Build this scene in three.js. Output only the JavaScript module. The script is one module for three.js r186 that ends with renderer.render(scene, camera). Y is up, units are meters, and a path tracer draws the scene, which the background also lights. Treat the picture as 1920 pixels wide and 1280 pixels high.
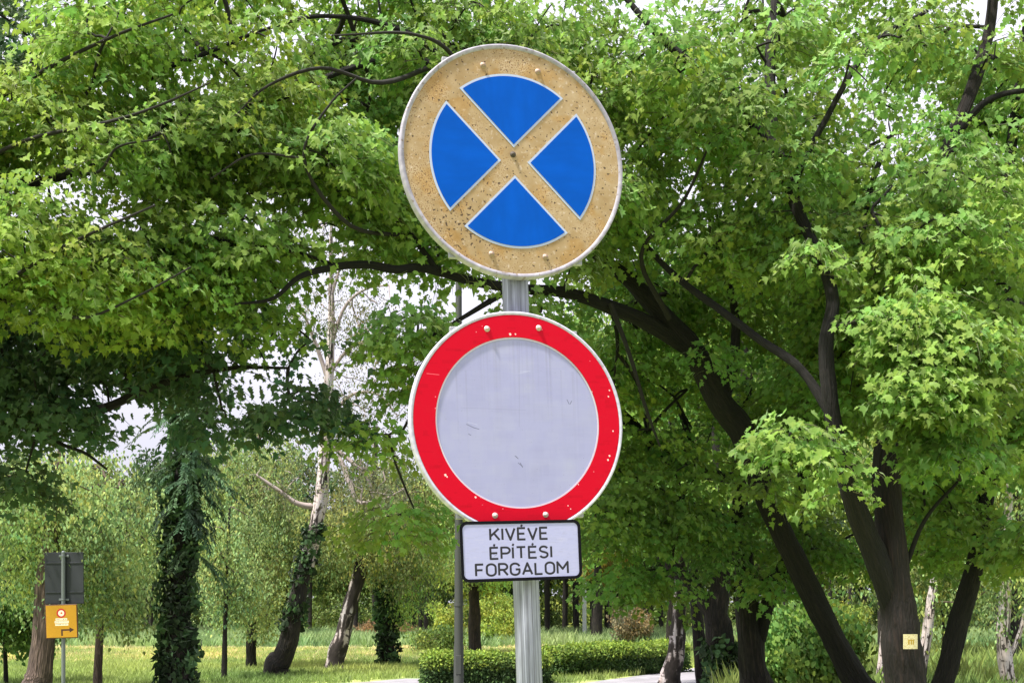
import * as THREE from 'three';
import { mergeGeometries } from 'three/addons/utils/BufferGeometryUtils.js';
import { ImprovedNoise } from 'three/addons/math/ImprovedNoise.js';
import { RoundedBoxGeometry } from 'three/addons/geometries/RoundedBoxGeometry.js';

// ------------------------------------------------------------------ camera, sky, sun, exposure
const scene = new THREE.Scene();
const F = 2100, HORIZON = 1135, EYE = 1.6;                 // focal length in photo pixels, horizon row, eye height
const camera = new THREE.PerspectiveCamera(2 * Math.atan(640 / F) * 180 / Math.PI, 1920 / 1280, 0.05, 900);
camera.position.set(0, EYE, 0);
camera.lookAt(0, EYE, -10);
camera.setViewOffset(1920, 1280, 0, -(HORIZON - 640), 1920, 1280);   // shift lens: verticals stay upright
scene.add(camera);

const renderer = new THREE.WebGLRenderer({ antialias: true });
renderer.setSize(1024, 682);
renderer.toneMapping = THREE.LinearToneMapping;
renderer.toneMappingExposure = 2.05;
renderer.shadowMap.enabled = true;

const noise = new ImprovedNoise();
const fbm = (x, y, z = 0, o = 4) => { let s = 0, a = 0.5; for (let i = 0; i < o; i++) { s += a * noise.noise(x, y, z); x = x * 2.03 + 7.1; y = y * 2.03 + 3.7; z = z * 2.03 + 1.3; a *= 0.5; } return s; };
const clamp = (x, a = 0, b = 1) => Math.min(b, Math.max(a, x));
const smooth = (a, b, x) => { const t = clamp((x - a) / (b - a)); return t * t * (3 - 2 * t); };

const SUN = new THREE.Vector3(-0.36, 0.86, -0.16).normalize();
{
  const W = 512, H = 256, data = new Float32Array(W * H * 4);
  for (let j = 0; j < H; j++) for (let i = 0; i < W; i++) {
    const el = ((j + 0.5) / H - 0.5) * Math.PI, az = ((i + 0.5) / W - 0.5) * 2 * Math.PI;
    const d = new THREE.Vector3(Math.cos(az) * Math.cos(el), Math.sin(el), Math.sin(az) * Math.cos(el));
    const cloud = fbm(d.x * 2.2 + 5, d.y * 3.5, d.z * 2.2, 5);
    const k = (0.80 + 0.24 * cloud + 1.0 * Math.max(0, d.y)) * (el < -0.02 ? 0.5 : 1);
    const halo = Math.pow(Math.max(0, d.dot(SUN)), 24) * 0.7;
    data.set([0.50 * k + halo, 0.495 * k + halo * 0.97, 0.57 * k + halo * 0.9, 1], (j * W + i) * 4);
  }
  const sky = new THREE.DataTexture(data, W, H, THREE.RGBAFormat, THREE.FloatType);
  sky.mapping = THREE.EquirectangularReflectionMapping;
  sky.magFilter = sky.minFilter = THREE.LinearFilter;
  sky.needsUpdate = true;
  scene.background = sky; scene.environment = sky;
}
const sun = new THREE.DirectionalLight(new THREE.Color(1.0, 0.95, 0.84), 5);
sun.name = 'sun';
sun.position.copy(SUN).multiplyScalar(60); sun.castShadow = true; sun.shadow.radius = 8;
sun.shadow.mapSize.set(4096, 4096);
Object.assign(sun.shadow.camera, { left: -45, right: 45, top: 45, bottom: -45, near: 1, far: 200 });
sun.target.position.set(0, 0, -25);
scene.add(sun, sun.target);

// ------------------------------------------------------------------ helpers
function rng(seed) { let a = (seed * 2654435761) >>> 0; return () => { a = (a + 0x6d2b79f5) | 0; let t = Math.imul(a ^ (a >>> 15), 1 | a); t = (t + Math.imul(t ^ (t >>> 7), 61 | t)) ^ t; return ((t ^ (t >>> 14)) >>> 0) / 4294967296; }; }
const V = (x, y, z) => new THREE.Vector3(x, y, z);
const at = (px, py, d) => V((px - 960) / F * d, EYE - (py - HORIZON) / F * d, -d);     // a place in the park, given by bearing, elevation and distance
const groundRow = (d) => HORIZON + EYE * F / d;
const used = {};
function numbered(n) { const k = used[n] = (used[n] ?? -1) + 1; return k ? n + '_' + String(k).padStart(3, '0') : n; }
function tag(o, label, category, group, kind) { o.userData.label = label; if (category) o.userData.category = category; if (group) o.userData.group = group; if (kind) o.userData.kind = kind; return o; }
function thing(name, label, category, pos = V(0, 0, 0), group) { const o = new THREE.Group(); o.name = numbered(name); o.position.copy(pos); scene.add(o); return tag(o, label, category, group); }
function mesh(name, geo, mat, parent) { const m = new THREE.Mesh(geo, mat); m.name = name; m.castShadow = m.receiveShadow = true; parent.add(m); return m; }
function structure(name, geo, mat, label) { const m = mesh(numbered(name), geo, mat, scene); m.userData.kind = 'structure'; if (label) m.userData.label = label; return m; }
const lin = (r, g, b) => new THREE.Color().setRGB(r, g, b);
function dataTex(w, h, fn, srgb = false, rep) {
  const d = new Uint8Array(w * h * 4);
  for (let j = 0; j < h; j++) for (let i = 0; i < w; i++) { const c = fn(i / w, j / h, i, j); d.set([clamp(c[0], 0, 255), clamp(c[1], 0, 255), clamp(c[2], 0, 255), c[3] ?? 255], (j * w + i) * 4); }
  const t = new THREE.DataTexture(d, w, h); t.magFilter = THREE.LinearFilter; t.minFilter = THREE.LinearMipmapLinearFilter; t.generateMipmaps = true; t.wrapS = t.wrapT = THREE.RepeatWrapping;
  if (srgb) t.colorSpace = THREE.SRGBColorSpace; if (rep) t.repeat.set(...rep); t.needsUpdate = true; return t;
}
// noise that wraps in u (round a trunk)
const wrapN = (u, v, ku, kv, s, o = 4) => { const a = u * 2 * Math.PI; return fbm(Math.cos(a) * ku + s, Math.sin(a) * ku + s * 1.7, v * kv, o); };

// tube along points [{p, r}], knobbly, uv in turns / metres
function tube(pts, seg = 24, rad = 12, rough = 0.06, seed = 1, cap = true) {
  const curve = new THREE.CatmullRomCurve3(pts.map((q) => q.p), false, 'centripetal'), pos = [], nor = [], uv = [], idx = [];
  const n = pts.length - 1, len = curve.getLength();
  let N = V(1, 0, 0), prevT = null;
  const rings = [];
  for (let i = 0; i <= seg; i++) {
    const t = i / seg, c = curve.getPoint(t), T = curve.getTangent(t).normalize();
    if (!prevT) { N = Math.abs(T.y) > 0.9 ? V(1, 0, 0) : V(0, 1, 0); }
    N = N.clone().addScaledVector(T, -N.dot(T)).normalize(); prevT = T;
    const B = T.clone().cross(N), f = t * n, k = Math.min(n - 1, Math.floor(f)), r0 = THREE.MathUtils.lerp(pts[k].r, pts[k + 1].r, f - k);
    for (let j = 0; j <= rad; j++) {
      const a = j / rad * 2 * Math.PI, ca = Math.cos(a), sa = Math.sin(a);
      const r = r0 * (1 + rough * 2.4 * noise.noise(ca * 1.6 + seed * 3.1, sa * 1.6, t * len * 1.7 + seed) + rough * 1.2 * noise.noise(ca * 4, sa * 4 + seed, t * len * 5));
      const o = N.clone().multiplyScalar(ca).addScaledVector(B, sa);
      pos.push(c.x + o.x * r, c.y + o.y * r, c.z + o.z * r); nor.push(o.x, o.y, o.z); uv.push(j / rad, t * len);
    }
  }
  for (let i = 0; i < seg; i++) for (let j = 0; j < rad; j++) { const a = i * (rad + 1) + j, b = a + rad + 1; idx.push(a, a + 1, b, b, a + 1, b + 1); }
  if (cap) { const e = curve.getPoint(1), T = curve.getTangent(1); pos.push(e.x + T.x * 0.002, e.y + T.y * 0.002, e.z + T.z * 0.002); nor.push(T.x, T.y, T.z); uv.push(0, len); const c = pos.length / 3 - 1, s = seg * (rad + 1); for (let j = 0; j < rad; j++) idx.push(s + j, s + j + 1, c); }
  const g = new THREE.BufferGeometry();
  g.setAttribute('position', new THREE.Float32BufferAttribute(pos, 3)); g.setAttribute('normal', new THREE.Float32BufferAttribute(nor, 3)); g.setAttribute('uv', new THREE.Float32BufferAttribute(uv, 2)); g.setIndex(idx);
  if (rad >= 8) g.computeVertexNormals();
  return g;
}

// ------------------------------------------------------------------ materials
function barkMat(dark, light, opts = {}) {
  const s = opts.seed ?? 1;
  const col = dataTex(256, 512, (u, v) => {
    const ridge = Math.abs(wrapN(u, v, 5, 3.5, s)) * 2.2, fine = wrapN(u, v, 14, 20, s + 9, 3), big = wrapN(u, v, 1.2, 2, s + 4, 3);
    const k = clamp(0.15 + ridge * 0.9 + fine * 0.5 + big * 0.5);
    const moss = smooth(0.12, 0.4, wrapN(u, v, 1.4, 2.2, s + 30, 4)) * (opts.moss ?? 0.15);
    const c = [0, 1, 2].map((i) => THREE.MathUtils.lerp(dark[i] + (light[i] - dark[i]) * k, [70, 78, 40][i], moss));
    return c;
  }, true, [1, 0.7]);
  const h = dataTex(256, 512, (u, v) => { const k = 255 * clamp(Math.abs(wrapN(u, v, 5, 3.5, s)) * 2.4 + wrapN(u, v, 14, 20, s + 9, 3) * 0.35 + 0.1); return [k, k, k]; }, false, [1, 0.7]);
  return new THREE.MeshStandardMaterial({ map: col, bumpMap: h, bumpScale: opts.bump ?? 0.018, roughness: 0.95 });
}
const birchTex = (s, black) => dataTex(256, 1024, (u, v) => {
  const lent = smooth(0.10, 0.28, wrapN(u, v, 1.6, 30, s, 3)), rough = smooth(black[0], black[1], wrapN(u, v, 1.5, 4.2, s + 8, 5));
  const t = wrapN(u, v, 3, 9, s + 2, 4) * 30, pink = wrapN(u, v, 1, 3, s + 15, 3) * 16;
  const k = Math.max(lent * 0.8, rough);
  return [THREE.MathUtils.lerp(188 + t + pink, 40 + t, k), THREE.MathUtils.lerp(176 + t, 33 + t, k), THREE.MathUtils.lerp(176 + t - pink, 31 + t, k)];
}, true, [1, 0.4]);
const M = {
  maple: barkMat([7, 6, 6], [34, 28, 26], { seed: 2, moss: 0.08, bump: 0.016 }),
  mapleWarm: barkMat([12, 8, 8], [40, 29, 26], { seed: 5, moss: 0.05, bump: 0.014 }),
  twig: new THREE.MeshStandardMaterial({ color: lin(0.013, 0.011, 0.010), roughness: 0.95 }),
  paleTwig: new THREE.MeshStandardMaterial({ color: lin(0.30, 0.25, 0.24), roughness: 0.95 }),
  brownTwig: new THREE.MeshStandardMaterial({ color: lin(0.10, 0.075, 0.055), roughness: 0.95 }),
  pine: barkMat([52, 42, 40], [138, 116, 110], { seed: 7, moss: 0.05, bump: 0.02 }),
  darkBark: barkMat([12, 10, 9], [56, 47, 42], { seed: 11, moss: 0.18, bump: 0.02 }),
  birch: new THREE.MeshStandardMaterial({ map: birchTex(3, [0.02, 0.2]), roughness: 0.85 }),
  birchDark: new THREE.MeshStandardMaterial({ map: birchTex(6, [-0.2, 0.06]), roughness: 0.9 }),
  steel: new THREE.MeshStandardMaterial({ color: lin(0.35, 0.35, 0.36), metalness: 0.6, roughness: 0.5 }),
};
const leafMat = (rough = 0.9, through = 0.58) => new THREE.MeshPhysicalMaterial({ color: 0xffffff, vertexColors: true, roughness: rough, transmission: through, thickness: 0, specularIntensity: 0.35, side: THREE.DoubleSide });
M.leaf = leafMat(); M.fine = leafMat(0.9, 0.42);

// ------------------------------------------------------------------ leaves and sprays
function paint(g, c) { const n = g.attributes.position.count, a = new Float32Array(n * 3); for (let i = 0; i < n; i++) a.set(c, i * 3); g.setAttribute('color', new THREE.BufferAttribute(a, 3)); return g; }
function fan(outline, zf) {                                    // a leaf blade with its stalk end at the origin, pointing to +y, face to +z
  const pos = [0, 0.12, zf(0, 0.12)], uv = [0.5, 0.1], idx = [];
  for (const [x, y] of outline) { pos.push(x, y, zf(x, y)); uv.push(x + 0.5, y); }
  for (let i = 1; i < outline.length; i++) idx.push(0, i, i + 1);
  const g = new THREE.BufferGeometry();
  g.setAttribute('position', new THREE.Float32BufferAttribute(pos, 3)); g.setAttribute('uv', new THREE.Float32BufferAttribute(uv, 2)); g.setIndex(idx); g.computeVertexNormals();
  return g;
}
const polar = (list) => list.map(([a, r]) => [Math.sin(a * Math.PI / 180) * r, 0.2 + Math.cos(a * Math.PI / 180) * r * 0.85]);
const half = [[160, 0.22], [128, 0.44], [104, 0.38], [80, 0.64], [60, 0.46], [40, 0.76], [19, 0.56]];
const mapleOutline = polar([...half.map(([a, r]) => [a, r]), [0, 0.94], ...half.slice().reverse().map(([a, r]) => [-a, r])]);
const mapleLeaves = [[0.35, 0.25], [0.1, 0.5], [0.6, 0.1], [0.9, 0.55], [-0.35, 0.3]].map(([fold, droop]) => fan(mapleOutline, (x, y) => Math.abs(x) * fold - y * y * droop * 0.6));
const ovate = polar([[170, 0.2], [120, 0.28], [70, 0.36], [35, 0.55], [0, 0.95], [-35, 0.55], [-70, 0.36], [-120, 0.28], [-170, 0.2]].filter((_, i) => i !== 3 || true));
const ovateLeaf = fan(ovate, (x, y) => Math.abs(x) * 0.3 - y * y * 0.25);
const dropLeaf = fan([[0.22, 0.3], [0.2, 0.6], [0, 1], [-0.2, 0.6], [-0.22, 0.3]], (x, y) => Math.abs(x) * 0.3);

function quat(dirY, faceZ) {                                   // turn +y to dirY and keep +z near faceZ
  const y = dirY.clone().normalize(), z = faceZ.clone().addScaledVector(y, -faceZ.dot(y)).normalize(), x = y.clone().cross(z);
  return new THREE.Quaternion().setFromRotationMatrix(new THREE.Matrix4().makeBasis(x, y, z));
}
// a spray: a twig along +x with leaves hanging off to both sides; returns its geometry and the single leaves
function mapleSpray(seed, size) {
  const R = rng(seed), parts = [], leaves = [];
  for (let i = 0; i < 11; i++) {
    const t = i / 10, side = i % 2 ? 1 : -1, s = size * (0.6 + 0.75 * R());
    const out = V(0.2 + 0.8 * R() + (i === 10 ? 1 : 0), 0.1 - 1.3 * R(), side * (i === 10 ? 0.2 : 0.55 + 0.5 * R()));
    const face = V(out.x * 0.6 + (R() - 0.5) * 1.3, 0.85, out.z * 0.6 + (R() - 0.5) * 1.3);
    const p = V(0.02 + t * 0.34, 0.02 - t * t * 0.06 + (R() - 0.5) * 0.14, side * (0.03 + 0.09 * R()));
    const m = new THREE.Matrix4().compose(p, quat(out, face), V(s, s, s)), g = i % 5;
    const k = 0.8 + 0.4 * R(), y = (R() - 0.5) * 0.25, c = [k * (1 + y), k, k * (1 - y)];
    leaves.push({ m, g, c });
    parts.push(paint(mapleLeaves[g].clone().applyMatrix4(m), c));
  }
  const stem = tube([{ p: V(0, 0, 0), r: 0.004 }, { p: V(0.17, 0.01, 0), r: 0.003 }, { p: V(0.35, -0.05, 0), r: 0.0015 }], 3, 4, 0, 1, false);
  parts.push(paint(stem, [0.5, 0.35, 0.6]));
  return { geo: mergeGeometries(parts), leaves };
}
const SPRAY = { maple: mapleSpray(11, 0.074), mapleB: mapleSpray(12, 0.070) };
function scatterSpray(seed, n, leaf, size, shape) {             // a loose tuft of small leaves
  const R = rng(seed), parts = [];
  for (let i = 0; i < n; i++) {
    const p = shape(R, i / n), dir = V(R() - 0.5, -0.2 - R(), R() - 0.5), face = V(R() - 0.5, 0.7, R() - 0.5), s = size * (0.7 + 0.6 * R());
    const k = 0.7 + 0.6 * R(), y = (R() - 0.5) * 0.3;
    parts.push(paint(leaf.clone().applyMatrix4(new THREE.Matrix4().compose(p, quat(dir, face), V(s, s, s))), [k * (1 + y), k, k * (1 - y)]));
  }
  return { geo: mergeGeometries(parts) };
}
const ball = (r, flat = 1) => (R) => { const v = V(R() - 0.5, R() - 0.5, R() - 0.5).normalize().multiplyScalar(r * Math.cbrt(R())); v.y *= flat; return v; };
SPRAY.weep = scatterSpray(21, 30, dropLeaf, 0.088, (R, t) => V((R() - 0.5) * 0.12 + Math.sin(t * 3) * 0.05, -t * 0.95, (R() - 0.5) * 0.12));
SPRAY.soft = scatterSpray(27, 30, dropLeaf, 0.085, (R, t) => { const b = ball(0.34, 1.2)(R); b.y -= 0.25 * t; return b; });
SPRAY.bush = scatterSpray(22, 26, ovateLeaf, 0.085, ball(0.26));
SPRAY.far = scatterSpray(23, 30, ovateLeaf, 0.17, ball(0.6, 0.7));
SPRAY.hedge = scatterSpray(24, 40, ovateLeaf, 0.05, ball(0.16));
SPRAY.ivy = scatterSpray(25, 14, ovateLeaf, 0.10, ball(0.15));
SPRAY.needle = (() => {                                          // drooping conifer spray
  const R = rng(26), parts = [];
  for (let i = 0; i < 60; i++) { const t = R(), s = R() < 0.5 ? 1 : -1, p = V(t * 0.7, -t * t * 0.3, 0), dir = V(0.7, -0.3 - R() * 0.5, s * (0.3 + R())), l = 0.14 * (0.6 + R() * 0.6); const k = 0.7 + R() * 0.6; parts.push(paint(dropLeaf.clone().applyMatrix4(new THREE.Matrix4().compose(p, quat(dir, V(0, 1, 0)), V(l * 0.6, l, l))), [k, k, k])); }
  return { geo: mergeGeometries(parts) };
})();

// ------------------------------------------------------------------ trees
const LIGHT_WINDOWS = [];                                       // openings in the canopies: [centre, radii]
const opening = (px, py, d, rx, ry, rd) => { LIGHT_WINDOWS.push([at(px, py, d), V(rx / F * d, ry / F * d, rd)]); };
const inOpening = (p) => LIGHT_WINDOWS.some(([c, r]) => ((p.x - c.x) / r.x) ** 2 + ((p.y - c.y) / r.y) ** 2 + ((p.z - c.z) / r.z) ** 2 < 1);

function tree(o) {
  const R = rng(o.seed), base = at(o.limbs[0][0][0], groundRow(o.limbs[0][0][2]), o.limbs[0][0][2]);
  base.y = 0;
  const root = thing(o.name, o.label, o.category ?? 'tree', base, o.group);
  const off = base.clone().negate();
  const put = (m) => { m.position.copy(off); return m; };
  const nodes = [];
  o.limbs.forEach((l, i) => {
    const pts = l.map(([x, y, d, w]) => ({ p: at(x, y, d), r: w / 2 / F * d }));
    if (i === 0) {                                              // root flare that goes into the ground
      const p0 = pts[0]; pts.unshift({ p: V(p0.p.x + (p0.p.x - pts[1].p.x) * 0.1, -0.12, p0.p.z), r: p0.r * (o.flare ?? 1.15) }); p0.p.y = Math.max(p0.p.y, 0.25);
    }
    const seg = Math.max(8, Math.round(pts.length * (o.detail ?? 5)));
    const m = put(mesh(i ? 'limb' : 'trunk', tube(pts, seg, i ? (o.rad ?? 10) : (o.rad ?? 14) + 4, 0.095, o.seed + i), (i === 1 && o.stemMat) || (i && o.limbMat) || o.bark, root));
    const c = new THREE.CatmullRomCurve3(pts.map((q) => q.p), false, 'centripetal');
    const n = Math.max(4, Math.ceil(c.getLength() / 0.35));
    for (let k = 1; k <= n; k++) { const p = c.getPoint(k / n); if (k / n > (i ? 0.15 : (o.bare ?? 0.35))) nodes.push({ p, limb: true }); }
  });
  (o.front ?? []).forEach((l, i) => put(mesh('branch', tube(l.map(([x, y, d, w]) => ({ p: at(x + 9 * Math.sin(i * 7 + x), y + 7 * Math.cos(i * 5 + y), d), r: w / 2 / F * d })), 22, 6, 0.12, o.seed + 50 + i), M.twig, root)));
  // boughs grow outwards from the limbs, each from the nearest wood there is
  const boughs = [];
  for (const [px, py, d, rx, ry, rd, n, sp] of o.clumps ?? []) {
    const c = at(px, py, d), r = V(rx / F * d, ry / F * d, rd);
    for (let i = 0; i < Math.ceil(n * (o.keep ?? 1)); i++) for (let tries = 0; tries < 6; tries++) {
      const v = V(R() * 2 - 1, R() * 2 - 1, R() * 2 - 1); if (v.lengthSq() > 1) continue;
      v.multiplyScalar(0.75 + 0.25 * v.length()).multiply(r);
      const p = c.clone().add(v);
      if (p.y < 0.3 || (o.openings !== false && R() < 0.75 && inOpening(p))) continue;
      boughs.push({ p, sp }); break;
    }
  }
  const near = (b) => { let best = null, bd = 1e9; for (const n of nodes) { const q = n.p.distanceToSquared(b.p) * (n.p.y > b.p.y + 0.2 && n.limb ? 1.5 : 1); if (q < bd) { bd = q; best = n; } } return [best, bd]; };
  for (const b of boughs) b.d0 = near(b)[1];
  boughs.sort((a, b) => a.d0 - b.d0);
  for (const b of boughs) { b.parent = near(b)[0]; nodes.push(b); }
  for (const b of boughs) for (let q = b; q; q = q.parent) q.load = (q.load ?? 0) + 1;
  const twigs = [], tr = o.twigR ?? 0.0068;
  for (const b of boughs) {
    const a = b.parent.p, len = a.distanceTo(b.p), r1 = tr * Math.pow(b.load, 0.42), r0 = Math.min(r1 * 1.35, tr * 1.2 * Math.pow(b.parent.limb ? b.load + 1 : b.parent.load, 0.42));
    const mid = a.clone().lerp(b.p, 0.5).add(V((R() - 0.5) * 0.16 * len, 0.07 * len + (R() - 0.5) * 0.1 * len, (R() - 0.5) * 0.16 * len));
    const end = b.p.clone().add(V(0, 0, 0));
    twigs.push(tube([{ p: a, r: r0 }, { p: mid, r: (r0 + r1) / 2 }, { p: end, r: r1 * 0.9 }], 4, 5, 0, 1, false));
    b.out = b.p.clone().sub(a); 
  }
  if (twigs.length) { const m = put(mesh('twigs', mergeGeometries(twigs), o.twig ?? M.twig, root)); m.userData.kind = 'stuff'; }
  // leaves
  const spray = SPRAY[o.spray ?? 'maple'], list = [], col = new THREE.Color(), q = new THREE.Quaternion(), up = V(0, 1, 0);
  const per = o.per ?? 13.5, spread = o.spread ?? 0.42;
  for (const b of boughs) {
    const az0 = Math.atan2(-b.out.z, b.out.x), bv = o.uneven ?? 0.22, bk = 1 - bv + 2 * bv * R(), by = (R() - 0.5) * 0.3, n = Math.round(per * (0.6 + 0.8 * R()));
    for (let i = 0; i < n; i++) {
      const az = az0 + (R() - 0.5) * (o.hang ? 6.28 : 5.2), rr = (b.sp ?? spread) * Math.sqrt(R()) * 0.8, p = b.p.clone().add(V(Math.cos(az) * rr, (R() - 0.5) * (o.thick ?? 0.34) - rr * 0.25, -Math.sin(az) * rr));
      if (o.openings !== false && R() < 0.82 && (inOpening(p) || inOpening(p.clone().add(V(Math.cos(az) * 0.25, -0.08, -Math.sin(az) * 0.25))))) continue;
      q.setFromAxisAngle(up, az + (R() - 0.5) * 0.9);
      const tilt = o.hang ? (R() - 0.5) * 0.35 : -0.15 - R() * 0.45;
      q.multiply(new THREE.Quaternion().setFromAxisAngle(V(0, 0, 1), tilt)).multiply(new THREE.Quaternion().setFromAxisAngle(V(1, 0, 0), (R() - 0.5) * (o.hang ? 0.3 : 0.6)));
      const s = (o.size ?? 1) * (0.75 + 0.5 * R());
      const k = bk * (0.85 + 0.3 * R()), y = by + (R() - 0.5) * 0.2, t = o.tint;
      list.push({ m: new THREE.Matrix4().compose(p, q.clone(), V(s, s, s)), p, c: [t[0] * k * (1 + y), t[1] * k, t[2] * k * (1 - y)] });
    }
  }
  for (const [l, n, rad, h0, h1] of o.ivy ?? []) {              // ivy up the stem of limb l
    const c = new THREE.CatmullRomCurve3(o.limbs[l].map(([x, y, d]) => at(x, y, d)), false, 'centripetal'), iv = [];
    for (let i = 0; i < n; i++) {
      const t = h0 + (h1 - h0) * Math.pow(R(), 1.1), a = R() * 6.283, r = rad * (0.55 + 0.75 * R()) * (1 - 0.35 * t), p = c.getPoint(t).add(V(Math.cos(a) * r, 0, Math.sin(a) * r));
      const k = 0.5 + 1.1 * R(); q.setFromEuler(new THREE.Euler(R() * 6, R() * 6, R() * 6));
      iv.push({ m: new THREE.Matrix4().compose(p, q.clone(), V(1, 1, 1).multiplyScalar(0.7 + R() * 0.7)), c: [0.05 * k * k, 0.10 * k * k, 0.036 * k * k] });
    }
    instances('ivy', SPRAY.ivy.geo, iv, root, off);
  }
  let rest = list;
  if (o.leaves) {                                               // the leaves that show largest are parts of their own
    const cand = list.filter((s) => { const x = s.p.x / -s.p.z * F + 960, y = HORIZON - (s.p.y - EYE) / -s.p.z * F; return x > 10 && x < 1910 && y > 10 && y < 1270 && !(x > 760 && x < 1160 && y < 1090 && y > 90); }).sort((a, b) => b.p.z - a.p.z).slice(0, Math.floor(o.leaves / spray.leaves.length));
    const pick = new Set(cand); rest = list.filter((s) => !pick.has(s));
    const mats = [0, 1, 2, 3].map((i) => { const k = 0.85 + i * 0.12; const m = M.leaf.clone(); m.vertexColors = false; m.color.setRGB(o.tint[0] * k * (1 + 0.06 * (i % 3 - 1)), o.tint[1] * k, o.tint[2] * k); return m; });
    let i = 0;
    for (const s of cand) for (const lf of spray.leaves) {
      const m = new THREE.Mesh(mapleLeaves[lf.g], mats[i++ % 4]); m.name = 'leaf'; m.castShadow = m.receiveShadow = true;
      new THREE.Matrix4().multiplyMatrices(s.m, lf.m).decompose(m.position, m.quaternion, m.scale); m.position.add(off); root.add(m);
    }
  }
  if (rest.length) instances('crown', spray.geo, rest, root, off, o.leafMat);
  return root;
}
function instances(name, geo, list, parent, off = V(0, 0, 0), mat = M.leaf) {
  const im = new THREE.InstancedMesh(geo, mat, list.length), c = new THREE.Color();
  list.forEach((s, i) => { im.setMatrixAt(i, s.m); im.setColorAt(i, c.setRGB(...s.c)); });
  im.name = name; im.position.copy(off); im.castShadow = im.receiveShadow = true; im.userData.kind = 'stuff'; parent.add(im);
  return im;
}

// ------------------------------------------------------------------ ground, meadow, path
const R0 = rng(99);
{
  const g = new THREE.PlaneGeometry(700, 700, 140, 140).rotateX(-Math.PI / 2).translate(0, 0, -120);
  const uv = g.attributes.uv; for (let i = 0; i < uv.count; i++) uv.setXY(i, uv.getX(i) * 700 / 12, uv.getY(i) * 700 / 12);
  const t = dataTex(512, 512, (u, v) => { const w = (k, s) => { const a = u * 6.2832, b = v * 6.2832; return fbm(Math.cos(a) * k + s, Math.sin(a) * k + Math.cos(b) * k, Math.sin(b) * k + s, 5); }; const n = w(1.1, 2), f = w(6, 9); const k = 1 + n * 0.8 + f * 0.7; return [128 * k + n * 40, 142 * k, 84 * k]; }, true);
  structure('ground', g, new THREE.MeshStandardMaterial({ map: t, roughness: 1 }));
}
const flat = (pts, y, name, mat, ) => { const s = new THREE.Shape(pts.map((p) => new THREE.Vector2(p.x, -p.z))); const g = new THREE.ShapeGeometry(s, 4).rotateX(-Math.PI / 2).translate(0, y, 0); const uv = g.attributes.uv; for (let i = 0; i < uv.count; i++) uv.setXY(i, uv.getX(i) / 3, uv.getY(i) / 3); return structure(name, g, mat); };
const gp = (px, py) => { const d = EYE * F / (py - HORIZON); const p = at(px, py, d); p.y = 0; return p; };
{
  const asph = dataTex(256, 256, (u, v, i, j) => { const k = 128 + fbm(u * 6, v * 6, 3, 4) * 40 + (noise.noise(i * 0.9, j * 0.9, 2)) * 26; return [k * 1.02, k, k * 1.06]; }, true);
  flat([gp(560, 1286), gp(690, 1278), gp(760, 1272), gp(860, 1273), gp(960, 1280), gp(1090, 1281), gp(1150, 1273), gp(1240, 1261), gp(1310, 1251), gp(1335, 1252), V(9.5, 0, -22), V(8, 0, -17), V(-7, 0, -17)], 0.004, 'path', new THREE.MeshStandardMaterial({ map: asph, roughness: 0.95 }));
  flat([V(-20, 0, 2), V(20, 0, 2), V(20, 0, 16), V(-20, 0, 16)], 0.004, 'road', new THREE.MeshStandardMaterial({ map: asph, color: 0xcccccc, roughness: 0.95 }));
  const dry = dataTex(256, 256, (u, v) => { const k = 1 + fbm(u * 5, v * 9, 8, 5) * 0.7; return [208 * k, 192 * k, 128 * k]; }, true);
  const edge = (y, a, s) => { const o = []; for (let x = -260; x <= 1240; x += 60) o.push(gp(x, y + a * noise.noise(x * 0.011, s, 0))); return o; };
  flat([...edge(1243, 9, 2), ...edge(1217, 5, 5).reverse()], 0.006, 'dry_grass_strip', new THREE.MeshStandardMaterial({ map: dry, roughness: 1 }));
  flat([...edge(1228, 2, 12), ...edge(1224, 2, 15).reverse()], 0.010, 'sandy_footpath', new THREE.MeshStandardMaterial({ color: lin(0.62, 0.55, 0.36), roughness: 1 }));
}
function tuft(seed, n, h, w) {
  const R = rng(seed), pos = [], col = [], idx = [];
  for (let i = 0; i < n; i++) {
    const a = R() * 6.28, lean = 0.15 + R() * 0.5, x = (R() - 0.5) * 0.22, z = (R() - 0.5) * 0.22, hh = h * (0.5 + R() * 0.7), b = pos.length / 3, k = 0.75 + R() * 0.5;
    const dx = Math.cos(a), dz = Math.sin(a), ww = w * (0.7 + R() * 0.6);
    pos.push(x - dz * ww, -0.02, z + dx * ww, x + dz * ww, -0.02, z - dx * ww, x + dx * lean * hh * 0.4 + dz * ww * 0.7, hh * 0.6, z + dz * lean * hh * 0.4 - dx * ww * 0.7, x + dx * lean * hh, hh, z + dz * lean * hh);
    for (let q = 0; q < 4; q++) col.push(k * 1.05, k, k * 0.9);
    idx.push(b, b + 1, b + 2, b, b + 2, b + 3);
  }
  const g = new THREE.BufferGeometry(); g.setAttribute('position', new THREE.Float32BufferAttribute(pos, 3)); g.setAttribute('color', new THREE.Float32BufferAttribute(col, 3)); g.setIndex(idx); g.computeVertexNormals(); return g;
}
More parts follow.
